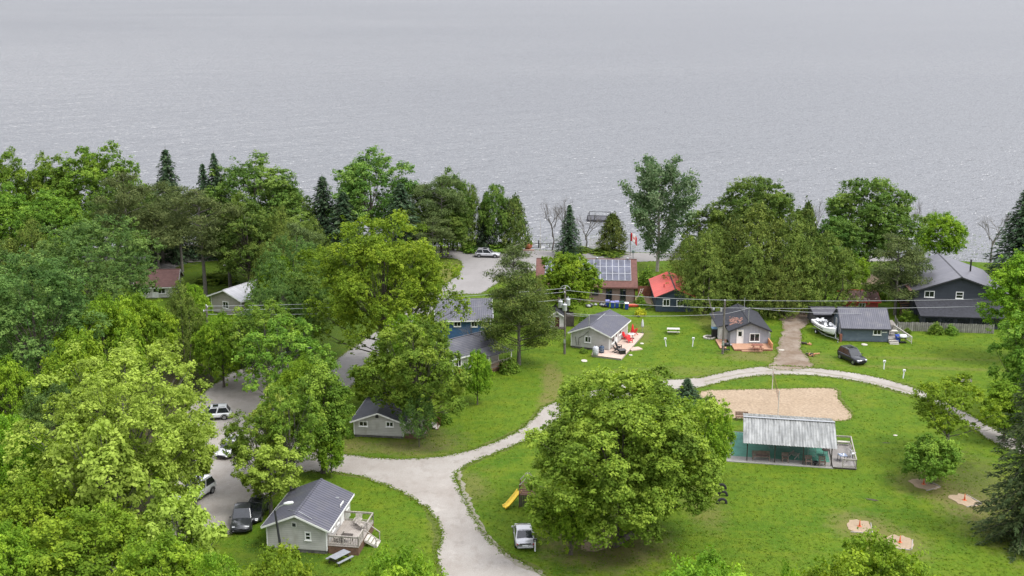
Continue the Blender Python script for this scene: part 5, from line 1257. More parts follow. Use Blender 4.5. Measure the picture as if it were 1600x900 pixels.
# red board fence between brick building and the red roof
def board_fence(name, label, pts, h, mt, bw=.14, gap=.015, post=2.4, group=None, z0=0, tilt=0):
    P = [gp(*p) for p in pts]; t = thing(name, label, 'fence', P[0]); rr = random.Random(len(label))
    m = MB(); mp_ = MB()
    for a, b_ in zip(P, P[1:]):
        a = a-P[0]; b_ = b_-P[0]; L_ = (b_-a).length; d = (b_-a)/L_; rz = math.atan2(d.y, d.x); R3 = Matrix.Rotation(rz, 3, 'Z'); nrm = Vector((d.y, -d.x, 0))
        k = int(L_/(bw+gap))
        for i in range(k):
            hh = h+rr.uniform(-.05, .05); c = a+d*(i+.5)*(bw+gap); m.obox(c+Vector((0, 0, hh/2+.03))+nrm*.03, (bw, .022, hh), R3 @ Matrix.Rotation(rr.gauss(0, .012), 3, 'Y'))
        for zz in (.35, h-.3): m.beam(a+Vector((0, 0, zz)), b_+Vector((0, 0, zz)), .05, .09)
        n = max(1, round(L_/post))
        for i in range(n+1): c = a.lerp(b_, i/n); q = MB(); q.beam(c, c+Vector((0, 0, h+.06)), .1, .1); q.build('post', mt, t)
    m.build('boards', mt, t); return t
board_fence('board_fence', 'reddish board fence between the brick building and the red roofed cottage', [(997, 463), (1026, 463)], 1.75, WOODR)
GFEN = striped('weathered_fence', (.25, .24, .215), (.055, .05, .045), 0, .31, .16, .9, 0, .45, 0, 1.6, dirt=((.09, .085, .07), 1.3, (1, 1, .4)))
board_fence('board_fence', 'long weathered grey board fence in front of the charcoal house', [(1403, 517), (1470, 518.5), (1552, 521.5)], 1.35, GFEN)
board_fence('garden_fence', 'short weathered fence running back beside the slate blue cottage', [(1398, 505), (1404, 517)], 1.2, GFEN)
m = MB(); rr = random.Random(3)
# things on the right cottage's terrace
wheelie('blue bin beside the barbecue at the slate blue cottage', 1402, 535, BLUEP, BLUEP)
bpy.data.objects['wheeled_bin'].get('group')
t = thing('patio_table', 'dark cluttered table on the terrace of the slate blue cottage', 'table', gp(1395, 524, .55)); BX('tabletop', PALE, t, -.6, .6, -.4, .4, .7, .74)
for x in (-.5, .5):
    for y in (-.3, .3): BX('leg', WOODD, t, x-.03, x+.03, y-.03, y+.03, 0, .7)
adirondack('white plastic chair on the terrace behind the slate blue cottage', 1404, 516, R(150), WHITEP, .0, 'white garden chairs')
# driveway clutter
for i, (a_, b_, lab) in enumerate(((1259, 539, 'small dark log pile beside the driveway'), (1268, 556, 'dark log in the orange log pile by the driveway end'),)):
    t = thing('log_pile', lab if i == 0 else 'log pile with orange cut ends by the end of the driveway', 'logs', gp(a_, b_), R(-30+i*50))
    for k in range(4+i*3): m = MB(); q = random.Random(k+i*9); c = Vector((q.uniform(-.5, .5), q.uniform(-.5, .5), .12+.14*(k//3))); d_ = Vector((math.cos(k), math.sin(k), .05))*.42; m.tube([c-d_, c+d_], .11, 8); m.build('log', WOODD if k % 2 else mat('cut_wood', (.40, .20, .10), .8, var=.2), t)
# white service pedestals on the lawns
def pedestal(label, px, py, rz, H=1.15, head=WHITEP, tilt=0):
    t = thing('service_post', label, 'post', gp(px, py), rz, 'white service posts on the lawns'); m = MB()
    m.beam((0, 0, 0), (tilt, 0, H), .12, .12); m.build('post', WHITEP, t); m = MB(); m.obox((tilt, 0, H+.12), (.34, .2, .28)); m.build('head_box', head, t, bevel=.02)
    m = MB(); m.obox((tilt, -.105, H+.1), (.18, .02, .14)); m.build('socket_cover', METAL, t)
pedestal('white leaning post on the lawn below the pale picnic table', 1041, 541.5, 0, 1.05, tilt=-.18)
pedestal('white post on the lawn between the pale picnic table and the fire ring', 1082, 541.5, 0, 1.1, tilt=.08)
pedestal('white post on the lawn right of the black estate car', 1381, 577, 0, 1.0)
pedestal('white post nearest the gravel road, right of the black estate car', 1411, 591, 0, .95, tilt=.08)
pedestal('pale post with a dark box beside the silver saloon car', 836, 861.5, 0, 1.0, BLACKP)
pedestal('white post on the verge above the blue house roof', 721, 466, 0, .9)
# horseshoe pits
PITF = [(1443, 757, 'at the foot of the leaning tree', R(24)), (1507, 782, 'nearest the big spruce', R(20)), (1343, 823, 'leftmost', R(-12)), (1406, 848, 'lowest', R(-20))]
for px_, py_, lab, rz in PITF:
    t = thing('horseshoe_pit', 'sand filled horseshoe pit, '+{'leftmost': 'the leftmost of the four', 'lowest': 'just behind the bottom edge treetop'}.get(lab, lab), 'horseshoe pit', gp(px_, py_), rz, 'horseshoe pits')
    m = MB(); rr = random.Random(int(px_)); pts = []
    for k in range(22):
        th = 2*PI*k/22; q = min(1/max(.01, abs(math.cos(th))), 1/max(.01, abs(math.sin(th))))**.5*(1+rr.uniform(-.14, .14)); pts.append((math.cos(th)*1.12*q, math.sin(th)*1.45*q))
    m.prism(pts, .0, .045); m.build('sand_bed', PITS, t)
    m = MB(); pts2 = [(x*1.35+rr.gauss(0, .1), y*1.35+rr.gauss(0, .1)) for x, y in pts]; m.prism(pts2, .0, .018); None
    m = MB(); m.beam((1.1, -1.2, .04), (1.1, 1.0, .04), .08, .08); m.beam((-.9, -1.4, .04), (1.0, -1.3, .04), .08, .08); m.build('kerb_board', WOODW, t)
    c_ = thing('traffic_cone', 'orange cone over the stake of the horseshoe pit '+{'leftmost': 'furthest left', 'lowest': 'lowest in the row'}.get(lab, lab), 'cone', gp(px_, py_)+Vector((0, 0, .046)), 0, 'orange cones')
    m = MB(); m.lathe([(.10, .03), (.06, .38), (.03, .66), (.02, .68)], (0, 0, 0), 12); m.build('cone_body', ORP, c_); BX('cone_base', ORP, c_, -.18, .18, -.18, .18, 0, .03)
slabthing('metal_grate', 'dark narrow grate lying on the lawn between pavilion and pits', 'grate', 1363, 781, 1.35, .35, .03, WOODD, R(-24))
slabthing('metal_grate', 'small dark mat on the grass right of the pavilion deck', 'grate', 1384, 692, .9, .22, .02, WOODD, R(-5))
# raised bed
t = thing('raised_bed', 'wooden raised planter full of green plants on the right lawn', 'planter', gp(1506, 594.5), R(4)); m = MB()
m.box(-.75, .75, -.75, -.68, 0, .4); m.box(-.75, .75, .68, .75, 0, .4); m.box(-.75, -.68, -.68, .68, 0, .4); m.box(.68, .75, -.68, .68, 0, .4); m.build('timber_frame', WOODW, t); BX('soil', DIRT, t, -.68, .68, -.68, .68, .0, .33)
s0 = shrub(.75, 1.3, 7, LEAF['bright'], 900, .16); o = bpy.data.objects.new('foliage', s0[1]); COL.objects.link(o); o.parent = t; o.location = (0, 0, .3)
# tyres
def tyre_mesh(r=.48, w_=.24, half=False):
    m = MB(); m.lathe([(r*.58, -w_/2+.03), (r*.93, -w_/2), (r, -w_/4), (r, w_/4), (r*.93, w_/2), (r*.58, w_/2-.03), (r*.62, w_/4), (r*.62, -w_/4), (r*.58, -w_/2+.03)], (0, 0, 0), 24, 0, 'y'); m.F = m.F[:-2]; m.M = m.M[:-2]; m.S = m.S[:-2]; return m
for i, (px_, py_, lab) in enumerate(((1127, 764, 'top'), (1129, 775, 'middle'), (1128, 787, 'bottom'))):
    o = tyre_mesh(.56, .26).build('half_buried_tyre', RUBBER, None, 0, gp(px_, py_)+Vector((0, 0, .06)), R(4*i-3)); tag(o, 'old black tyre half buried upright in the lawn, %s one of the row of three' % lab, 'tyre', 'half buried tyres')
o = tyre_mesh(.62, .3).build('loose_tyre', RUBBER, None, 0, gp(1120, 638)+Vector((0, 0, .3)), R(10)); o.rotation_euler = (R(70), 0, R(10)); tag(o, 'black tyre lying at the left edge of the sand court', 'tyre')
# log near the big tree
m = MB(); m.tube([(-1.7, 0, .28), (0, .05, .3), (1.8, 0, .27)], [.30, .27, .24], 10); lg = m.build('fallen_log', BARK, None, 0, gp(977, 846), R(52)); tag(lg, 'dark log on the ground under the big spreading tree', 'log')
# volleyball net
n0, n1_ = gp(1206.5, 609), gp(1215.5, 648)
t = thing('volleyball_net', 'thin volleyball net on two poles crossing the sand court', 'net', n0); d_ = n1_-n0
for q in (Vector(), d_): m = MB(); m.tube([q, q+Vector((0, 0, 3.0))], .055, 8); m.build('pole', PALE, t)
m = MB(); N = 22
for i in range(N+1): p = d_*(i/N); m.beam(p+Vector((0, 0, 1.6)), p+Vector((0, 0, 2.5)), .007, .007)
for z_ in (1.8, 2.05, 2.3): m.beam(Vector((0, 0, z_)), d_+Vector((0, 0, z_)), .007, .007)
m.build('net_mesh', BLACKP, t); m = MB(); m.beam(Vector((0, 0, 2.5)), d_+Vector((0, 0, 2.5)), .02, .05); m.beam(Vector((0, 0, 1.6)), d_+Vector((0, 0, 1.6)), .015, .02); m.build('net_tape', WOODR, t)
def bench(label, px, py, rz, L_, col, back=True, z=.07, arms=True, cat='bench', name='bench'):
    t = thing(name, label, cat, gp(px, py, z), rz); m = MB()
    for i in range(4): m.box(-L_/2, L_/2, -.26+i*.13, -.14+i*.13, .42, .46)
    m.build('seat', col, t)
    if back:
        m = MB()
        for i in range(3): m.obox((0, .30+i*.03, .58+i*.15), (L_, .03, .12))
        m.build('backrest', col, t)
    for s in (-1, 1):
        m = MB(); x = s*(L_/2-.08); m.beam((x, -.22, 0), (x, -.22, .62 if arms else .42), .07, .07); m.beam((x, .24, 0), (x, .34, .95 if back else .42), .07, .07)
        if arms: m.beam((x, -.28, .64), (x, .3, .64), .09, .04)
        m.build('leg', col, t)
bench('brown wooden bench at the corner of the sand court beside the pavilion roof', 1159, 656.5, R(-4), 1.5, WOODB, z=0, arms=False)
WB = mat('brown_grey_bench', (.19, .14, .115), .8, var=.3)
bench('long brown bench at the front left edge of the pavilion floor', 1189, 719, R(-5), 1.9, WB)
bench('short brown chair between the long bench and the overturned chair in the pavilion', 1226.5, 721.5, R(-5), .75, WB, cat='chair', name='pavilion_chair')
bench('left of the two wooden chairs at the right end of the pavilion', 1263, 726, R(-5), .75, WB, cat='chair', name='pavilion_chair')
bench('right of the two wooden chairs at the right end of the pavilion', 1284.5, 727.5, R(-5), .75, WB, cat='chair', name='pavilion_chair')
t = thing('fire_bowl', 'dark round fire bowl between the two right pavilion chairs', 'fire bowl', gp(1273.5, 727, .07)); m = MB(); m.lathe([(.12, 0), (.1, .2), (.3, .34), (.34, .42), (.28, .42), (.05, .3)], (0, 0, 0), 14); m.build('bowl', BLACKP, t)
t = thing('stacked_cushions', 'dark bundle of covers on the bench in the pavilion', 'cushions', gp(1190, 712, .078), R(-8)); m = MB(); m.box(-.65, .65, -.25, .3, 0, .3); m.build('cushion', mat('brown_fabric', (.10, .075, .07), .9, var=.3), t, bevel=.1); m = MB(); m.box(-.4, .45, -.2, .28, .3, .52); m.build('cushion', WB, t, bevel=.08)
t = thing('overturned_chair', 'grey wooden chair tipped over in the middle of the pavilion floor', 'chair', gp(1240, 715, .08), R(30)); m = MB()
for i in range(5): m.obox((-.3+i*.14, 0, .45+i*.02), (.12, 1.0, .03), Matrix.Rotation(R(20), 3, 'Y'))
m.build('backrest', WOODW, t); m = MB(); m.beam((-.35, -.45, 0), (.4, -.45, .6), .06, .08); m.beam((-.35, .45, 0), (.4, .45, .6), .06, .08); m.beam((.35, -.45, 0), (.2, -.45, .6), .06, .06); m.beam((.35, .45, 0), (.2, .45, .6), .06, .06); m.build('leg', WOODW, t)
t = thing('steel_rack', 'pale metal tube rack near the right posts of the pavilion', 'rack', gp(1268, 714, .08), R(-5)); m = MB()
for x in (-.4, .4):
    m.tube([(x, 0, 0), (x, 0, 1.35)], .025, 6)
for z_ in (.1, .7, 1.35): m.tube([(-.4, 0, z_), (.4, 0, z_)], .022, 6)
m.tube([(-.4, 0, 0), (-.4, .4, 0)], .02, 6); m.tube([(.4, 0, 0), (.4, .4, 0)], .02, 6); m.build('tube_frame', METAL, t)
for px_, py_, rz, lab in ((1205, 700, .2, 'dark round table in the shade of the pavilion, left'), (1290, 712, .1, 'dark round table in the shade of the pavilion, right')): round_table(lab, px_, py_, .08, .45, WOODD)
t = thing('camp_table', 'small grey blue table with white straps on the pavilion deck', 'table', gp(1316, 720, .22), R(4)); BX('tabletop', mat('grey_blue', (.17, .21, .30), .6), t, -.42, .42, -.42, .42, .66, .70)
for x in (-.38, .38):
    for y in (-.38, .38): BX('leg', BLACKP, t, x-.025, x+.025, y-.025, y+.025, 0, .66)
m = MB(); m.beam((-.25, .38, .71), (0, -.36, .71), .09, .02); m.beam((.25, .38, .71), (0, -.36, .71), .09, .02); m.build('strap', WHITEP, t)
t = thing('plastic_chair', 'white plastic chair against the right railing of the pavilion deck', 'chair', gp(1332, 714, .22), R(95)); BX('seat', WHITEP, t, -.25, .25, -.25, .25, .4, .44, bevel=.015)
m = MB(); m.obox((0, .25, .65), (.5, .05, .45), Matrix.Rotation(R(-10), 3, 'X')); m.build('backrest', WHITEP, t, bevel=.02)
for x in (-.22, .22):
    for y in (-.22, .22): m = MB(); m.beam((x*1.1, y*1.1, 0), (x, y, .4), .05, .05); m.build('leg', WHITEP, t)
for x in (-.28, .28): BX('armrest', WHITEP, t, x-.04, x+.04, -.25, .25, .62, .65)
# porch table on D
t = thing('porch_table', 'dark square table on the foreground porch', 'table', tuple(Vector(D.o)+Matrix.Rotation(D.rz, 3, 'Z') @ Vector((D.w+1.6, 1.0, .85))), D.rz); BX('tabletop', WOODD, t, -.5, .5, -.35, .35, .68, .73)
for x in (-.42, .42):
    for y in (-.28, .28): BX('leg', WOODD, t, x-.03, x+.03, y-.03, y+.03, 0, .68)
for k, (x, y, r_) in enumerate(((.75, 1.1, 80), (2.2, 3.9, -120), (1.6, 4.7, 180))):
    q = Vector(D.o)+Matrix.Rotation(D.rz, 3, 'Z') @ Vector((D.w+x, y, .85)); o = adirondack(['weathered chair left of the dark table on the foreground porch', 'weathered chair at the top of the foreground porch steps', 'weathered chair against the far railing of the foreground porch'][k], 0, 500, 0, WOODW, 0, 'weathered porch chairs'); o.location = q; o.rotation_euler = (0, 0, D.rz+R(r_))
# playset
t = thing('play_tower', 'wooden climbing tower half covered by the big tree', 'playset', gp(824, 788), R(-4))
for x in (-.75, .75):
    for y in (-.7, .7): m = MB(); m.beam((x, y, 0), (x, y, 2.35), .1, .1); m.build('post', WOODB, t)
BX('platform', WOODB, t, -.8, .8, -.75, .75, 1.25, 1.33)
m = MB()
for i in range(9): m.box(-.76+i*.17, -.62+i*.17, -.79, -.76, .1, 1.25)
m.build('skirt_boards', WOODD, t); m = MB()
for z_ in (1.45, 1.65, 1.9): m.box(-.8, .8, -.8, -.76, z_, z_+.13); m.box(-.8, .8, .76, .8, z_, z_+.13)
m.build('rail_boards', mat('pinkish_wood', (.33, .19, .14), .8, var=.25), t); m = MB(); m.beam((-.75, -.7, 2.3), (-.1, -.7, 3.1), .06, .09); m.beam((.75, -.7, 2.3), (.1, -.7, 3.1), .06, .09); m.beam((-.75, .7, 2.3), (-.1, .7, 3.1), .06, .09); m.beam((.75, .7, 2.3), (.1, .7, 3.1), .06, .09); m.beam((0, -.8, 3.1), (0, .8, 3.1), .08, .08); m.build('roof_frame', PALE, t)
t = thing('slide', 'bright yellow plastic slide coming off the wooden tower', 'slide', gp(824, 788)+Matrix.Rotation(R(-4), 3, 'Z') @ Vector((-.80, .1, 0)), R(222)); m = MB(); vs = []; fs = []
for i in range(13):
    s_ = i/12; x = 2.0*s_; z_ = .18+1.15*(1-s_)**1.0*(1-.25*math.sin(s_*PI)) if s_ < .9 else .2
    z_ = .2+1.15*max(0, (1-s_/.88))**1.15
    for y, dz in ((-.30, .2), (-.26, .0), (.26, .0), (.30, .2)): vs.append((x, y, z_+dz))
for i in range(12):
    for j in range(3): a = i*4+j; fs.append((a, a+4, a+5, a+1))
m.add(vs, fs, 0, True); o = m.build('slide_bed', YELP, t); sm_ = o.modifiers.new('thick', 'SOLIDIFY'); sm_.thickness = .04; m = MB(); m.beam((1.75, 0, 0), (1.75, 0, .22), .3, .06); m.build('foot', YELP, t)
# swim raft on the lake and shore things
rp = gp(936, 343, WATER_Z)
t = thing('boat_lift', 'dark floating raft with a frame on the lake near the shore', 'raft', rp, R(-8)); m = MB(); m.box(-2.6, 2.6, -2.6, 2.6, .15, .45); m.build('raft_deck', mat('dark_grey_raft', (.06, .06, .07), .7, var=.3), t); m = MB()
for x in (-2.4, 2.4):
    for y in (-2.4, 2.4): m.beam((x, y, -.4), (x, y, 1.3), .16, .16)
m.beam((-2.4, -2.4, 1.3), (2.4, -2.4, 1.3), .1, .1); m.beam((2.4, -2.4, 1.3), (2.4, 2.4, 1.3), .1, .1); m.beam((-2.4, 2.4, 1.3), (2.4, 2.4, 1.3), .1, .1); m.beam((-2.4, -2.4, 1.3), (-2.4, 2.4, 1.3), .1, .1); m.build('frame', BLACKP, t)
# flag
t = thing('flag_pole', 'short pole with a drooping red and white maple leaf flag at the roadside', 'flag', gp(984.5, 400)); m = MB(); m.tube([(0, 0, 0), (0, 0, 4.6)], .05, 8); m.build('pole', DTRIM, t)
FR, FW = mat('flag_red', (.62, .03, .035), .8, var=.05), mat('flag_white', (.8, .78, .76), .8, var=.04)
m = MB(); vs = []; nx, nz_ = 16, 12
for j in range(nz_+1):
    for i in range(nx+1):
        u, v_ = i/nx, j/nz_; vs.append((.06+u*1.15, .16*math.sin(u*9+v_*2), 4.45-v_*1.55-u*u*1.0))
for j in range(nz_):
    for i in range(nx): a = j*(nx+1)+i; m.add([], []); 
fs = [(j*(nx+1)+i, j*(nx+1)+i+1, (j+1)*(nx+1)+i+1, (j+1)*(nx+1)+i) for j in range(nz_) for i in range(nx)]
n0_ = len(m.V); m.V += vs
leafc = {(7, 5), (8, 5), (6, 6), (7, 6), (8, 6), (9, 6), (7, 7), (8, 7), (7, 4), (8, 4), (6, 5), (9, 5)}
for k, f in enumerate(fs): m.F.append(list(f)); i, j = k % nx, k//nx; m.M.append(0 if (i < 4 or i >= 12 or (i, j) in leafc) else 1); m.S.append(True)
fl = m.build('flag', [FR, FW], t); sm_ = fl.modifiers.new('thick', 'SOLIDIFY'); sm_.thickness = .012
t = thing('letter_box', 'grey green post box on the road edge below the flag', 'post box', gp(989, 404)); BX('post', METAL, t, -.07, .07, -.07, .07, 0, 1.1); BX('box', mat('grey_green', (.16, .21, .19), .6), t, -.25, .25, -.3, .3, 1.1, 1.6, bevel=.04)
t = thing('street_sign', 'small pale sign on a thin post at the roadside left of the brick building', 'sign', gp(848.5, 404)); m = MB(); m.tube([(0, 0, 0), (0, 0, 2.3)], .035, 6); m.build('post', METAL, t); m = MB(); m.obox((0, -.05, 2.2), (.75, .04, .32)); m.build('sign_plate', WHITEP, t)
t = thing('flower_pot', 'large terracotta pot of foliage on the lakeshore', 'plant pot', gp(825, 389)); m = MB(); m.lathe([(.5, 0), (.85, .5), (.9, 1.1), (.6, 1.15)], (0, 0, 0), 14); m.build('pot', mat('terracotta', (.48, .16, .09), .8), t); s0 = shrub(1.1, 1.7, 4, LEAF['mid'], 600, .2); o = bpy.data.objects.new('foliage', s0[1]); COL.objects.link(o); o.parent = t; o.location = (0, 0, 1.0)
t = thing('garden_steps', 'reddish paved steps down to the lake beside the terracotta pot', 'steps', gp(826, 392.5)); m = MB()
for i in range(4): m.box(-1.1, 1.1, .4+i*.6, 1.0+i*.6, -.2-i*.3, .06-i*.28+.12)
m.build('tread', mat('reddish_paving', (.36, .22, .17), .85, var=.2), t)
t = thing('shore_railing', 'low metal railing on the shore between the pot and the bare tree', 'railing', gp(831, 388)); railing(t, [(0, 0, 0), (5.2, .2, 0)], 1.0, mat('grey_rail', (.12, .12, .12), .6), .3)
t = thing('mast_pole', 'thin pale mast standing at the water edge', 'mast', gp(844, 388)); m = MB(); m.tube([(0, 0, -.5), (0, 0, 5.4)], [.06, .03], 8); m.build('mast', PALE, t); m = MB(); m.beam((-.3, 0, .1), (-.3, 0, 1.6), .2, .2); m.build('base_box', BLACKP, t)
for k, (x, y, lab) in enumerate(((921, 388, 'dock rails at the shore left of the dark cedar'), (931, 387, 'slanted dock rails touching the left side of the dark cedar'))):
    t = thing('dock_rack', 'pale stacked '+lab, 'dock', gp(x, y), R(20)); m = MB()
    for i in range(7): m.beam((i*.28, 0, 0), (i*.28+.9*k, .2, 2.6-.7*(1-k)), .06, .06)
    m.beam((0, 0, .3), (1.9, 0, .3), .06, .08); m.build('slats', PALE, t)
# second white thing near bungalow, mail etc.
slabthing('white_stone', 'small white boulder on the lawn above the bungalow', 'stone', 292, 408.5, .7, .6, .5, WHITE)
slabthing('white_stone', 'small white block on the lawn above the tan house', 'stone', 352, 417, 1.1, .5, .5, WHITE)
# ------------------------------------------------------------------ poles and wires
POLEW = mat('utility_pole_wood', (.13, .115, .10), .9, var=.3, nscale=3)
def utility_pole(label, px, pb, H, cross=True):
    t = thing('utility_pole', label, 'utility pole', gp(px, pb)); m = MB(); m.tube([(0, 0, 0), (0, 0, H*.5), (0, 0, H)], [.17, .15, .11], 10); m.build('pole', POLEW, t)
    if cross:
        m = MB(); m.beam((-.1, -1.1, H-.5), (-.1, 1.1, H-.5), .1, .12); m.beam((0, -.7, H-.5), (0, 0, H-1.2), .04, .04); m.build('crossarm', POLEW, t)
    for y in (-1.0, 0, 1.0) if cross else (0,): m = MB(); m.lathe([(.05, 0), (.07, .05), (.04, .1), (.07, .14), (.03, .2)], (-.1 if y else 0, y, (H-.44) if y else H), 8); m.build('insulator', WHITEP, t)
    return t
H1 = hz(882, 553, 450)
up1 = utility_pole('wooden utility pole carrying three grey transformer cans beside the white shed', 882, 553, H1)
for k, (x, y, z_) in enumerate(((-.62, -.1, -2.75), (-.05, -.55, -3.1), (.42, .1, -2.5))):
    m = MB(); m.lathe([(.27, 0), (.30, .06), (.30, .8), (.33, .84), (.28, .95), (.05, 1.0)], (x, y, H1+z_), 14); c_ = m.build('transformer', mat('transformer_grey', (.50, .52, .53), .45, .1, var=.08), up1); m = MB(); m.tube([(x, y, H1+z_+1.0), (x, y, H1+z_+1.22)], .05, 6); m.build('bushing', WHITEP, c_)
m = MB(); m.obox((0, -.22, 2.0), (.28, .2, .75)); m.build('meter_box', METAL, up1); m = MB(); m.tube([(.16, 0, 0), (.16, 0, H1-3)], .03, 6); m.build('conduit', DTRIM, up1)
m = MB(); pts = [(math.cos(PI*i/10)*.75, 0, H1-.4+math.sin(PI*i/10)*.75) for i in range(11)]; m.tube(pts, .03, 5); m.build('bracket_loop', METAL, up1)
H2 = hz(1129, 553, 470)
up2 = utility_pole('wooden utility pole at the left edge of the orange deck', 1129, 553, H2, False)
m = MB(); m.obox((-.45, 0, H2-1.3), (.25, .3, .5)); m.beam((0, 0, H2-1.0), (-.5, 0, H2-1.2), .05, .05); m.build('lamp_bracket', METAL, up2); m = MB(); m.obox((.0, -.2, 1.6), (.25, .18, .6)); m.build('meter_box', METAL, up2)
m = MB(); m.obox((0, 0, H2-.5), (.06, .9, .1)); m.build('crossarm', POLEW, up2)
up3 = utility_pole('wooden utility pole hidden among the trees left of the street', 330, 600, hz(330, 600, 478))
H4 = 9.6
up4 = utility_pole('wooden utility pole beyond the right edge carrying the two wires', 1760, 560, H4)
def wire(name, label, a, b_, sag, r=.026, mt=None):
    a, b_ = Vector(a), Vector(b_); n = 24; m = MB(); pts = [a.lerp(b_, i/n)-Vector((0, 0, 4*sag*(i/n)*(1-i/n))) for i in range(n+1)]; m.tube(pts, r, 5); return tag(m.build(name, mt or WIREM), label, 'wire', 'overhead wires')
WIREM = mat('weathered_cable', (.33, .34, .35), .5, .3, var=.1)
def ptop(o, z, x=0, y=0): return Vector(o.location)+Vector((x, y, z))
g3, g4 = up3, up4; H3 = hz(330, 600, 478)
wire('power_line', 'upper overhead wire crossing the trees left of the transformer pole', ptop(g3, H3-.3, -.1, -1.), ptop(up1, H1-.3, -.1, -1), .55)
wire('power_line', 'middle overhead wire running left from the transformer pole', ptop(g3, H3-.3, -.1, 1.), ptop(up1, H1-.3, -.1, 1), .5)
wire('power_line', 'lower overhead wire running left from the transformer pole', ptop(g3, H3-1.1), ptop(up1, H1-1.6), .7)
wire('power_line', 'upper overhead wire between the transformer pole and the pole by the orange deck', ptop(up1, H1-.3, -.1, 0), ptop(up2, H2+.1), .25)
wire('power_line', 'lower overhead wire between the transformer pole and the pole by the orange deck', ptop(up1, H1-1.4), ptop(up2, H2-1.0), .3)
wire('power_line', 'lowest cable, passing over the lawn between the two poles', ptop(up1, H1-3.6), ptop(up2, H2-1.9), .35)
wire('power_line', 'upper overhead wire from the orange deck pole to the right edge', ptop(up2, H2+.1), ptop(g4, H4-.3), .5)
wire('power_line', 'second overhead wire from the orange deck pole to the right edge', ptop(up2, H2-1.0), ptop(g4, H4-1.3), .5)
q = Vector(B.o)+Matrix.Rotation(B.rz, 3, 'Z') @ Vector((B.w/2-.25, -.05, 5.5)); q2 = Vector(BS.o)+Matrix.Rotation(BS.rz, 3, 'Z') @ Vector((BS.w, 3.5, 3.4))
wire('power_line', 'short cable from the orange deck pole to the mast of its cottage', ptop(up2, H2-1.9), q, .05)
wire('power_line', 'cable from the cool grey cottage mast to the slate blue cottage roof', q, q2, .3)
q3 = Vector(A.o)+Matrix.Rotation(A.rz, 3, 'Z') @ Vector((A.w/2-.15, -.12, 5.0))
wire('power_line', 'short cable from the transformer pole to the middle cottage mast', ptop(up1, H1-3.6), q3, .2)
# guy wire and lamp post
m = MB(); gq = gp(1090, 500); m.tube([ptop(up2, H2-.6), gp(1112, 497)+Vector((0, 0, 5.5))], .04, 5)
t = thing('leaning_pole', 'old leaning grey pole left of the cool grey cottage', 'pole', gp(1122, 520)); m = MB(); m.tube([(0, 0, 0), (-1.6, .5, 5.3)], [.13, .08], 8); m.build('pole', POLEW, t); m = MB(); m.obox((-.8, .1, 3.6), (.35, .3, .35)); m.build('lamp_head', METAL, t, bevel=.05)
t = thing('lamp_post', 'dark lamp post with a pale arm lamp in front of the foreground cottage', 'street lamp', gp(441, 872)); Hl = hz(441, 872, 797)
m = MB(); m.tube([(0, 0, 0), (-.45, 0, Hl)], [.13, .09], 10); m.build('pole', DTRIM, t); m = MB(); m.tube([(-.45, 0, Hl-.1), (0, -.05, Hl+.35), (.55, -.1, Hl+.62)], .05, 6); m.build('arm', METAL, t)
m = MB(); m.lathe([(.04, -.1), (.13, 0), (.17, .35), (.14, .75), (.03, .85)], (0, 0, 0), 12, 0, 'x'); lh = m.build('lamp_head', mat('lamp_housing', (.60, .61, .60), .4, var=.05), t, 0, (.45, -.1, Hl+.64))
lh.rotation_euler = (0, R(-10), 0)
# blue tarps / tents in the wood at left
t = thing('tarpaulin', 'patch of blue tarpaulin under the trees at far left', 'tarp', gp(95, 632)); m = MB(); m.add([(-2.2, -1.2, 0), (2.2, -1.3, 0), (2.3, 1.2, 0), (-2.1, 1.3, 0), (-1.6, 0, 1.5), (1.7, .1, 1.4)], [(0, 1, 5, 4), (2, 3, 4, 5), (0, 4, 3), (1, 2, 5)]); m.build('sheet', mat('blue_tarp', (.06, .15, .28), .6, var=.25), t)
# ------------------------------------------------------------------ trees (species, where it stands, where its top shows)
def D_(seed, m, **k): return lambda H, W: deciduous(H, W, seed, LEAF[m], **k)
T = plant
# heroes, each with its own mesh
T('broad_tree', 'huge yellow-green tree with grey branches over the parking yard', 'tree', D_(11, 'yellow', leaf=.24, nl=54000, lobes=160, lobe_r=(.075, .13), airy=True, bark=BARKG, clr=.25, per=18, cb=.08, shell=(.35, 1.0)), 206, 846, pt=543, wpx=292)
T('broad_tree', 'big bright green tree whose crown hangs over the street', 'tree', D_(21, 'bright', leaf=.25, nl=74000, per=22, lobes=130, lobe_r=(.11, .19), airy=True, cb=.12, clr=.3, shell=(.4, .95)), 600, 592, pt=336, wpx=240)
T('broad_tree', 'wide spreading green tree in the middle of the picnic lawn', 'tree', D_(31, 'willow', leaf=.26, nl=98000, per=24, lobes=150, lobe_r=(.10, .17), cb=.0, clr=.29, shell=(.42, .96)), 971, 842, pt=578, wpx=278)
T('broad_tree', 'leafy tree standing in front of the grey gabled cottage left of centre', 'tree', D_(41, 'mid', leaf=.25, nl=36000, per=24, lobes=64, lobe_r=(.12, .19), cb=.04, clr=.28, shell=(.4, .98), airy=True), 652, 680, pt=500, wpx=172)
T('broad_tree', 'narrow green tree at the left end of the gabled cottage by the gravel', 'tree', D_(42, 'mid', leaf=.24, nl=20000, lobes=40, lobe_r=(.2, .32), cb=.0, clr=.3), 506, 738, pt=562, wpx=84)
T('round_tree', 'round bright green tree hiding the left part of the solar roof', 'tree', D_(51, 'bright', leaf=.24, nl=30000, lobes=36, lobe_r=(.26, .38), cb=.08, clr=.28), 887, 498, pt=397, wpx=92)
T('poplar_tree', 'tall poplar with pale limbs against the lake', 'tree', lambda H, W: poplar(H, W, 3, LEAF['poplar'], 19000, .34), 1027, 424, pt=249, wpx=112)
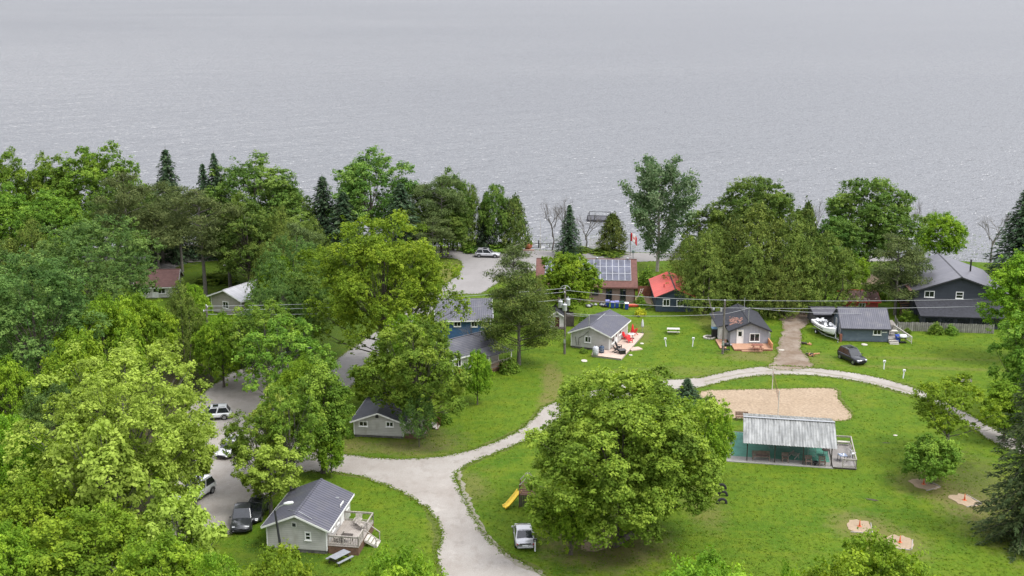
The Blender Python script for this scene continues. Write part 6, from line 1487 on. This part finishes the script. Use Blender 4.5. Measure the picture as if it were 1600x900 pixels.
T('pine_tree', 'dark flat-topped pine with a bare trunk between the blue house and the middle cottage', 'tree', lambda H, W: pine(H, W, 5, LEAF['cedard'], 26000, .30, .22, 30), 811, 570, pt=432, wpx=118)
T('pine_tree', 'ragged dark pine in front of the junction', 'tree', lambda H, W: pine(H, W, 6, LEAF['pine'], 12000, .34, .22, 26), 800, 500, pt=384, wpx=84)
T('spruce_tree', 'large spruce cut by the right edge beside the horseshoe pits', 'tree', lambda H, W: spruce(H, W, 2, LEAF['spruceg'], 1.35, .34, .32), 1598, 846, pt=510, wpx=150)
T('leaning_tree', 'leaning bright green tree above the horseshoe pits, its crown swept to the left', 'tree', D_(61, 'bright', leaf=.24, nl=9000, lobes=26, lobe_r=(.2, .34), airy=True, cb=.34, clr=.28, shell=(.5, 1.0), bark=BARKG), 1478, 722, pt=590, wpx=130)
T('leaning_tree', 'low leafy clump hanging over the upper horseshoe pit', 'tree', D_(62, 'mid', leaf=.22, nl=9000, lobes=22, lobe_r=(.28, .4), cb=.12, clr=.25), 1455, 756, pt=685, wpx=92)
T('broad_tree', 'bright green tree at the right edge beside the charcoal house', 'tree', D_(71, 'bright', leaf=.26, nl=26000, lobes=55, lobe_r=(.17, .28), cb=.05, clr=.32), 1592, 566, pt=392, wpx=118)
T('broad_tree', 'mid green tree at the right edge below the bright one', 'tree', D_(72, 'mid', leaf=.25, nl=20000, lobes=45, lobe_r=(.2, .3), cb=.04, clr=.3), 1596, 660, pt=492, wpx=92)
T('broad_tree', 'bright spring green tree over the road at the right edge', 'tree', D_(73, 'bright', leaf=.24, nl=14000, lobes=32, lobe_r=(.2, .32), cb=.12, clr=.3), 1568, 690, pt=598, wpx=62)
# protos
def P(key, name, label, cat, spec, *a, **k): PROTO[key] = plant(name, label, cat, spec, *a, **k); return PROTO[key]
g_sh = 'lakeshore trees'
P('maple1', 'maple_tree', 'round full green tree, tallest crown at the shore left of centre', 'tree', D_(81, 'deep', leaf=.36, nl=30000, lobes=60, lobe_r=(.16, .25), cb=.05, clr=.40, airy=True), 583, 394, pt=233, wpx=135)
P('maple2', 'maple_tree', 'dark green maple standing at the shore left of the charcoal house', 'tree', D_(82, 'deep', leaf=.34, nl=32000, lobes=56, lobe_r=(.17, .27), cb=.08, clr=.40), 1352, 432, pt=282, wpx=150)
P('lime1', 'broadleaf_tree', 'mid green dense tree at the left of the shore row', 'tree', D_(83, 'mid', leaf=.36, nl=34000, lobes=64, lobe_r=(.16, .25), cb=.0, clr=.42), 160, 402, pt=228, wpx=150)
P('lime2', 'broadleaf_tree', 'bright green crown in the bottom left foreground', 'tree', D_(84, 'bright', leaf=.25, nl=26000, lobes=60, lobe_r=(.15, .26), cb=.05, clr=.30), 160, 985, pt=800, wpx=230)
P('blue1', 'broadleaf_tree', 'tall blue-green tree at the left edge behind the yellow-green one', 'tree', D_(85, 'blue', leaf=.30, nl=24000, lobes=56, lobe_r=(.15, .26), cb=.04, clr=.36), 65, 650, pt=405, wpx=200)
P('mapleL', 'maple_tree', 'big clumpy deep green maple hiding the bungalow at left', 'tree', D_(86, 'blue', leaf=.30, nl=30000, lobes=70, lobe_r=(.15, .24), cb=.04, clr=.34), 150, 520, pt=342, wpx=205)
P('spruce1', 'spruce_tree', 'perfect dark spruce at the roadside behind the round green tree', 'tree', lambda H, W: spruce(H, W, 4, LEAF['spruce'], 1.1, .36, .30), 889, 399.5, pt=318, wpx=46)
P('cedar1', 'cedar_tree', 'broad olive cedar, tallest of the cedar group behind the orange deck', 'tree', lambda H, W: cedar(H, W, 7, LEAF['cedar'], 26000, .32, 3), 1178, 478, pt=320, wpx=160)
P('cedar2', 'cedar_tree', 'dark conical cedar on the shore beside the poplar', 'tree', lambda H, W: cedar(H, W, 8, LEAF['cedard'], 9000, .34, 1), 957, 395, pt=334, wpx=44)
P('pine1', 'pine_tree', 'ragged brownish pine with dead limbs in front of the lake at left', 'tree', lambda H, W: pine(H, W, 9, LEAF['pine'], 17000, .40, .42, 26), 322, 470, pt=298, wpx=120)
P('pine2', 'pine_tree', 'grey green pine left of the charcoal house roof', 'tree', lambda H, W: pine(H, W, 10, LEAF['pine'], 15000, .36, .22, 24), 1398, 492, pt=368, wpx=92)
P('bare1', 'bare_tree', 'leafless tree at the water just left of the perfect spruce', 'tree', lambda H, W: bare_tree(H, W, 3), 863, 391, pt=300, wpx=44)
P('airy1', 'broadleaf_tree', 'thin half leafed tree left of the street', 'tree', D_(88, 'mid', leaf=.27, nl=11000, lobes=44, lobe_r=(.13, .24), airy=True, cb=.12, clr=.3, bark=BARKG, shell=(.4, 1.0)), 448, 655, pt=498, wpx=140)
P('yellow1', 'broadleaf_tree', 'thin yellow-green tree left of the foreground cottage roof', 'tree', D_(89, 'yellow', leaf=.25, nl=11000, lobes=44, lobe_r=(.12, .2), airy=True, cb=.12, clr=.27, bark=BARKG, shell=(.4, 1.0)), 424, 806, pt=690, wpx=88)
C = clone
for a in (
 # shore row, left to right
 ('lime1', 'pale green feathery tree at the far left of the shore row', 22, 402, 238, 92, 1.0), ('lime1', 'feathery tree, second from the left edge at the shore', 88, 400, 244, 96, 2.2),
 ('lime1', 'green tree at far left half way between shore and the maple', 12, 430, 290, 120, 3.1), ('lime1', 'green tree under the feathery pair at left', 92, 440, 300, 130, 4.4),
 ('mapleL', 'dark tree behind the clumpy maple at left', 205, 424, 288, 110, 5.0), ('maple1', 'green crown right of the twin dark spruce tips', 400, 404, 243, 140, 1.3), 
 ('pine1', 'dark pine near the left shore behind the other pines', 255, 412, 285, 100, 2.7), ('maple1', 'green crown sloping down to the lake left of the tallest round crown', 452, 400, 285, 95, 3.7),
 ('cedar1', 'brown green cedar in the dark mass above the street', 445, 468, 325, 95, .8), ('cedar1', 'dark cedar left of the big bright tree', 492, 452, 340, 80, 2.0),
 ('pine1', 'dark pine between the bungalow and the tan house', 250, 440, 330, 80, 2.0), ('maple1', 'full green tree at left centre above the tan house', 392, 462, 306, 116, 3.9), ('pine1', 'brown green pine above the bungalow', 205, 446, 272, 100, 5.1),
 ('pine2', 'small pine against the lake right of the tallest round crown', 662, 394, 288, 66, 1.9), ('pine1', 'pine with yellowish plates beside the junction verge', 690, 400, 275, 80, 3.0),
 ('maple1', 'small rounded tree on the shore above the junction', 708, 391, 265, 66, 4.0), ('cedar1', 'dense dark cedar on the shore behind the silver estate car', 738, 391, 290, 62, 3.0), ('maple2', 'green tree behind the silver estate car on the shore', 772, 390, 290, 56, 4.1),
 ('cedar2', 'dark conical cedar left of the bare lakeside tree', 804, 391, 307, 46, 2.0),
 ('maple2', 'deep green crown rising behind the olive cedars', 1180, 406, 279, 130, 2.0), ('maple1', 'small leafy tree between the poplar and the cedars', 1108, 404, 320, 70, 5.2),
 ('lime2', 'bright green round tree on the shore behind the charcoal house', 1466, 412, 333, 84, 1.1), ('maple2', 'leafy tree behind the grey storage shed', 1300, 440, 340, 90, 4.6),
 ('lime2', 'low green tree under the big dark maple at right', 1330, 455, 400, 56, 2.2),
 # wood at left
 ('blue1', 'blue-green crown at the left edge above the dark hollow', 20, 560, 392, 130, 2.5), ('lime2', 'green tree between the clumpy maple and the tan house', 172, 640, 466, 130, 3.3), ('lime2', 'bright green crown left of the tan house', 226, 610, 462, 110, .7), ('cedar1', 'olive cedar in front of the tan house', 290, 585, 440, 100, 1.6),
 ('lime2', 'bright round crown just left of the tan house gable', 308, 560, 447, 62, 5.0), ('lime2', 'leafy tree below the tan house', 350, 605, 492, 84, 2.9), ('mapleL', 'dark green tree right of the tan house', 432, 560, 440, 84, 1.0), ('lime2', 'fresh green crown above the overhead wires left of the big bright tree', 440, 520, 402, 76, 4.4),
 ('mapleL', 'deep green tree below the overhead wires at left', 400, 600, 484, 80, 3.4),
 ('lime2', 'bright green crown at the left edge beside the blue tarpaulin', 20, 720, 560, 110, 1.9), ('blue1', 'shaded tree between the tarpaulin and the yellow-green giant', 90, 760, 600, 110, .4), ('lime2', 'mid green crown at the left edge, half way down the foreground', 30, 830, 655, 120, 4.9), ('lime2', 'bright green crown in the left foreground, third from the bottom', 60, 930, 750, 180, 3.9),
 ('lime2', 'bright crown at the very bottom left corner', 20, 1010, 820, 150, 1.5), ('lime2', 'leafy crown at the bottom left of the parking yard', 262, 1040, 840, 190, 2.1), ('lime2', 'low green crown on the bottom edge left of the lamp post', 350, 1080, 872, 120, 5.5),
 ('airy1', 'thin leafy tree between the parking yard and the gravel junction', 456, 770, 600, 110, 1.0), ('lime2', 'leafy tree by the street beside the gabled cottage', 478, 690, 560, 90, 3.2), ('airy1', 'small tree above the foreground cottage roof', 405, 775, 640, 110, 4.0),
 ('cedar1', 'brown green cedar above the dark blue car', 446, 500, 352, 100, 3.1), ('mapleL', 'leafy tree left of the big bright tree crown', 462, 520, 372, 100, 2.2), ('pine1', 'small pine covering the left edge of the paved turnaround', 676, 414, 340, 66, 2.9), ('maple1', 'small leafy tree on the verge of the paved turnaround', 700, 402, 330, 56, 1.2), ('maple2', 'dark leafy tree under the pines left of the big bright tree', 475, 545, 430, 96, 5.3), ('pine1', 'pine behind the tan house roof', 360, 448, 330, 100, .9), ('maple1', 'leafy tree behind the tan house', 430, 440, 330, 110, 2.1), ('pine1', 'pine standing before the leftmost spruce tip', 285, 425, 300, 90, 1.4),
 ('cedar1', 'front cedar hanging over the right half of the red roof', 1098, 490, 368, 118, .5), ('cedar1', 'front cedar behind the cool grey cottage roof', 1172, 492, 384, 110, 1.9), ('cedar1', 'front cedar beside the driveway', 1226, 494, 396, 96, 3.2), ('cedar1', 'small front cedar covering the right slope of the red roof', 1094, 482, 380, 84, 4.7), ('cedar2', 'rounded cedar top left of the tallest one', 1140, 460, 336, 70, 2.2),
 ('maple1', 'leafy tree low on the shore left of the junction', 665, 396, 310, 80, 2.2), ('cedar1', 'dark cedar at the shore left of the junction verge', 640, 402, 322, 70, 4.2), ('maple2', 'dark tree between the shore pines and the silver estate car', 715, 392, 305, 60, 3.3), ('spruce1', 'small spruce behind the silver estate car', 758, 391, 320, 50, .3),
 ('yellow1', 'airy yellow-green tree over the gravel right of the white hatchback', 446, 742, 606, 84, 3.0), ('yellow1', 'airy yellow-green tree at the lower left of the giant', 178, 900, 650, 150, 4.4), ('yellow1', 'airy sunlit tree left of the lamp post', 292, 985, 762, 130, 5.2),
 ('lime2', 'leafy tree between the tarpaulin and the tan house', 130, 690, 520, 110, 4.0), ('mapleL', 'dark crown at the left edge above the tarpaulin', 40, 600, 440, 120, 5.2), ('airy1', 'thin tree between the street and the dark blue car', 420, 620, 470, 120, 4.2), 
 # bottom edge
 ('lime2', 'bright green treetop on the bottom edge below the foreground cottage porch', 628, 1150, 862, 190, 1.2), ('lime2', 'small treetop on the bottom edge below the picnic table', 440, 1110, 868, 180, 4.1), ('lime2', 'bright treetop on the bottom edge at centre right', 1085, 1150, 874, 210, 2.4), ('lime2', 'bright maple crown on the bottom edge below the horseshoe pits', 1352, 1120, 843, 230, .3), ('lime2', 'tiny treetop at the bottom edge between two larger ones', 1210, 1190, 893, 80, 3.3),
 ('lime2', 'low leafy clump at the foot of the narrow tree beside the gravel junction', 518, 746, 676, 46, 1.9), ('mapleL', 'dark leafy clump hanging in front of the right end of the gabled cottage', 655, 698, 612, 44, 2.0),
 ('lime2', 'leafy crown merging with the right side of the big lawn tree', 1100, 748, 622, 96, 2.6), ('lime2', 'low leafy crown at the lower left of the big lawn tree', 892, 866, 742, 112, .9), ('yellow1', 'small thin yellow-green tree left of the white cars', 306, 800, 650, 84, 1.7),
 # middle
 ('lime2', 'dense leafy tree between the blue house and the street', 636, 640, 495, 92, 5.7), ('lime2', 'leafy tree beside the red chairs', 746, 632, 548, 50, .9), ('lime2', 'green tree behind the gabled cottage roof', 596, 640, 560, 84, 2.8),
 ('spruce1', 'dark narrow spruce tip on the left skyline', 270, 405, 229, 88, .5), ('spruce1', 'left of the twin small spruce tips', 325, 402, 252, 62, 1.5), ('spruce1', 'right and taller of the twin small spruce tips', 343, 400, 235, 66, 2.5),
 ('spruce1', 'thin ragged spruce left of the tallest round crown', 508, 402, 272, 84, 3.5), ('spruce1', 'dark spruce at the lower left of the tallest round crown', 540, 412, 297, 92, 4.5), ('spruce1', 'dark spruce at the lower right of the tallest round crown', 628, 412, 283, 98, 5.5),
 ('spruce1', 'tall dark spruce at the right edge behind the charcoal house', 1590, 440, 292, 110, .9), ('spruce1', 'small dark spruce behind the big lawn tree', 1072, 650, 590, 66, 1.2), ('spruce1', 'second spruce at the right edge above the large one', 1606, 640, 470, 70, 2.2),
 ('cedar1', 'olive cedar at the left of the cedar group behind the orange deck', 1110, 470, 352, 132, 2.4), ('cedar1', 'olive cedar, right of the tallest in the group', 1236, 482, 334, 136, 4.0), ('cedar1', 'olive cedar at the right end of the group by the storage shed', 1288, 484, 364, 120, 5.0), ('cedar2', 'pointed olive cedar top behind the cedar group', 1255, 440, 318, 46, 3.0), ('cedar1', 'small cedar left of the red roof ridge', 1075, 440, 372, 80, 1.3),
 ('cedar1', 'cedar tops rising at the upper left of the clumpy maple', 62, 500, 345, 130, 2.9),
 ('pine2', 'slender pine beside the charcoal house stair', 1420, 486, 385, 56, 2.6), ('pine1', 'brown green pine at the edge of the dark mass over the street', 470, 480, 350, 80, .4),
 ('cedar1', 'olive cedar in front of the brick building left end', 840, 520, 432, 60, .9),
 ('bare1', 'leafless tree at the water right of the perfect spruce', 915, 391, 322, 46, 1.9), ('bare1', 'thin leafless tree partly behind the perfect spruce', 882, 390, 298, 40, 3.9), ('bare1', 'slim leafless tree behind the right end of the cedars', 1272, 404, 298, 30, 3.2), ('bare1', 'leafless tree top between the dark maple and the bright round tree', 1443, 404, 300, 40, 5.1), ('bare1', 'leafless tree left of the tall dark spruce at the right edge', 1548, 410, 318, 56, 2.2), ('bare1', 'bare grey tree in front of the blue house windows', 733, 560, 498, 48, 1.0), ('bare1', 'bare branches against the lake right of the shore trees', 790, 391, 292, 40, 4.5), ('bare1', 'grey dead tree left of the big bright tree', 425, 560, 440, 70, 2.9),
): C(*a, group={'spruce1': 'spruces', 'bare1': 'leafless trees'}.get(a[0]))
# shrubs
P('shrub1', 'shrub', 'round green shrub right of the wooden porch by the pine trunk', 'shrub', lambda H, W: shrub(H, W, 1, LEAF['mid'], 2600, .2), 795, 582, pt=558, wpx=31)
P('shrub2', 'shrub', 'golden yellow dome shrub on the lawn near the blue bins', 'shrub', lambda H, W: shrub(H, W, 2, LEAF['gold'], 2000, .16), 1000, 493.5, pt=482, wpx=18)
for a in (('shrub1', 'green bush growing through the long fence, left one', 1463, 521, 505, 26, 1.), ('shrub1', 'green bush growing through the long fence, right one', 1487, 522, 508, 22, 2.), ('shrub1', 'leafy shrub behind the short fence near the charcoal house', 1418, 503, 484, 24, 3.), ('shrub1', 'low fresh green plants behind the short fence', 1432, 505, 494, 30, .3),
          ('shrub1', 'bush at the left corner of the gabled cottage', 547, 684, 668, 14, 1.7), ('shrub1', 'dark shrub behind the reddish steps of the gabled cottage', 694, 660, 640, 28, 2.), ('shrub1', 'low shrub at the foot of the middle cottage wall', 912, 551, 544, 14, 2.), ('shrub1', 'white flowering bush behind the middle cottage', 912, 512, 488, 20, 4.), ('shrub1', 'green shrub between the brick building and red fence', 1000, 478, 460, 20, 5.), ('shrub1', 'shrubs under the poplar beside the brick building', 1012, 452, 420, 36, 1.1),
          ('shrub1', 'shore bush right of the parked row behind the road', 740, 391, 376, 50, 2.1), ('shrub1', 'low bushes at the shore behind the silver estate car', 780, 391, 379, 60, 4.1), ('shrub1', 'grassy bush at the shore below the bare tree', 905, 393, 386, 40, .5), ('shrub1', 'grassy bush at the foot of the dark conical cedar', 950, 396, 389, 60, 2.5), ('shrub1', 'fern clump at the right end of the boat', 1310, 530, 523, 10, 1.),
          ('shrub1', 'low shrub at the base of the slate blue cottage stairs', 1418, 520, 513, 14, 1.), ('shrub1', 'undergrowth left of the tan house', 302, 540, 505, 60, 2.), ('shrub1', 'undergrowth under the dark pines above the bungalow', 340, 440, 425, 60, 3.3), ('shrub1', 'shrub right of the rusty shed', 1372, 470, 446, 22, 3.3)):
    C(*a)
WH = mat('white_blossom', (.7, .7, .62), .7)
for o in list(bpy.data.objects):
    for kx in ('H', 'W'):
        if kx in o.keys(): del o[kx]

# ------------------------------------------------------------------ grass tufts: lawns and ragged road edges
def inside(P, poly):
    x, y = P[:, 0], P[:, 1]; r = np.zeros(len(P), bool); q = np.array(poly)
    for (x0, y0), (x1, y1) in zip(q, np.roll(q, -1, 0)):
        c = (y0 > y) != (y1 > y)
        if abs(y1-y0) > 1e-9: r ^= c & (x < (x1-x0)*(y-y0)/(y1-y0)+x0)
    return r
rng = np.random.default_rng(99)
N = 38000
yy = 95+150*rng.random(N)**1.5; xx = (rng.random(N)*2-1)*yy*.46
lawn = np.stack([xx, yy], 1)
edge = []
for nm, poly in EXCL:
    if nm in ('gravel_road', 'street', 'driveway', 'sand_court', 'parking_yard'):
        q = np.array(poly); e = np.concatenate([q+(np.roll(q, -1, 0)-q)*t for t in (0, .25, .5, .75)])
        for rep_ in range(3): edge.append(e+rng.normal(size=e.shape)*.16)
for h in (A, B, Cc, D, E_, BS, BR, RR, DH, BH):
    M = Matrix.Rotation(h.rz, 3, 'Z')
    for k in range(260):
        t = rng.random(); side = int(rng.integers(0, 4)); w_, l_ = h.w, h.l
        p = [(t*w_, -.12), (w_+.12, t*l_), (t*w_, l_+.12), (-.12, t*l_)][side]
        v = M @ Vector((p[0], p[1], 0))+Vector(h.o); edge.append(np.array([[v.x, v.y]]))
keep = np.ones(len(lawn), bool)
for nm, poly in EXCL:
    if 'verge' in nm or nm in ('forest_floor', 'bare_soil_patch'): continue
    keep &= ~inside(lawn, poly)
for h in (A, B, Cc, D, E_, BS, BR, RR, DH, BH, PV):
    M = Matrix.Rotation(h.rz, 3, 'Z'); W_ = h.w+(3.2 if h in (A, D, PV) else .3); l_ = getattr(h, 'l', 8.8); l_ = l_+.6
    c = [M @ Vector(p)+Vector(h.o) for p in ((-2.4 if h is PV else -.2, -3.2 if h in (A, B) else -.7, 0), (W_, -3.2 if h in (A, B) else -.7, 0), (W_, l_, 0), (-2.4 if h is PV else -.2, l_, 0))]
    keep &= ~inside(lawn, [(q.x, q.y) for q in c])
for px_, py_, _, _ in PITF:
    g = gp(px_, py_); keep &= np.hypot(lawn[:, 0]-g.x, lawn[:, 1]-g.y) > 1.9
P2 = np.concatenate([lawn[keep]]+edge)
per = 4; n_ = len(P2)
C3 = np.repeat(np.concatenate([P2, np.full((n_, 1), .025)], 1), per, 0)+rng.normal(size=(n_*per, 3))*np.array([.09, .09, .015])
Nn = rng.normal(size=(n_*per, 3))*.45+np.array([0, 0, 1.0]); Tn = rng.normal(size=(n_*per, 3))
LEAF['tuft'] = leafmat('grass_blades', (.075, .15, .006), (.10, .18, .010), (.15, .21, .02), .3, .15)
me = leaves_mesh('grass_tufts', C3, Nn, .15, .6, LEAF['tuft'], rng, Tn, None, None, np.repeat(rng.uniform(.38, .85, n_), per))
o = bpy.data.objects.new('grass_tufts', me); COL.objects.link(o); tag(o, 'short tufts of grass over the lawns and along the road edges', 'grass', kind='stuff')
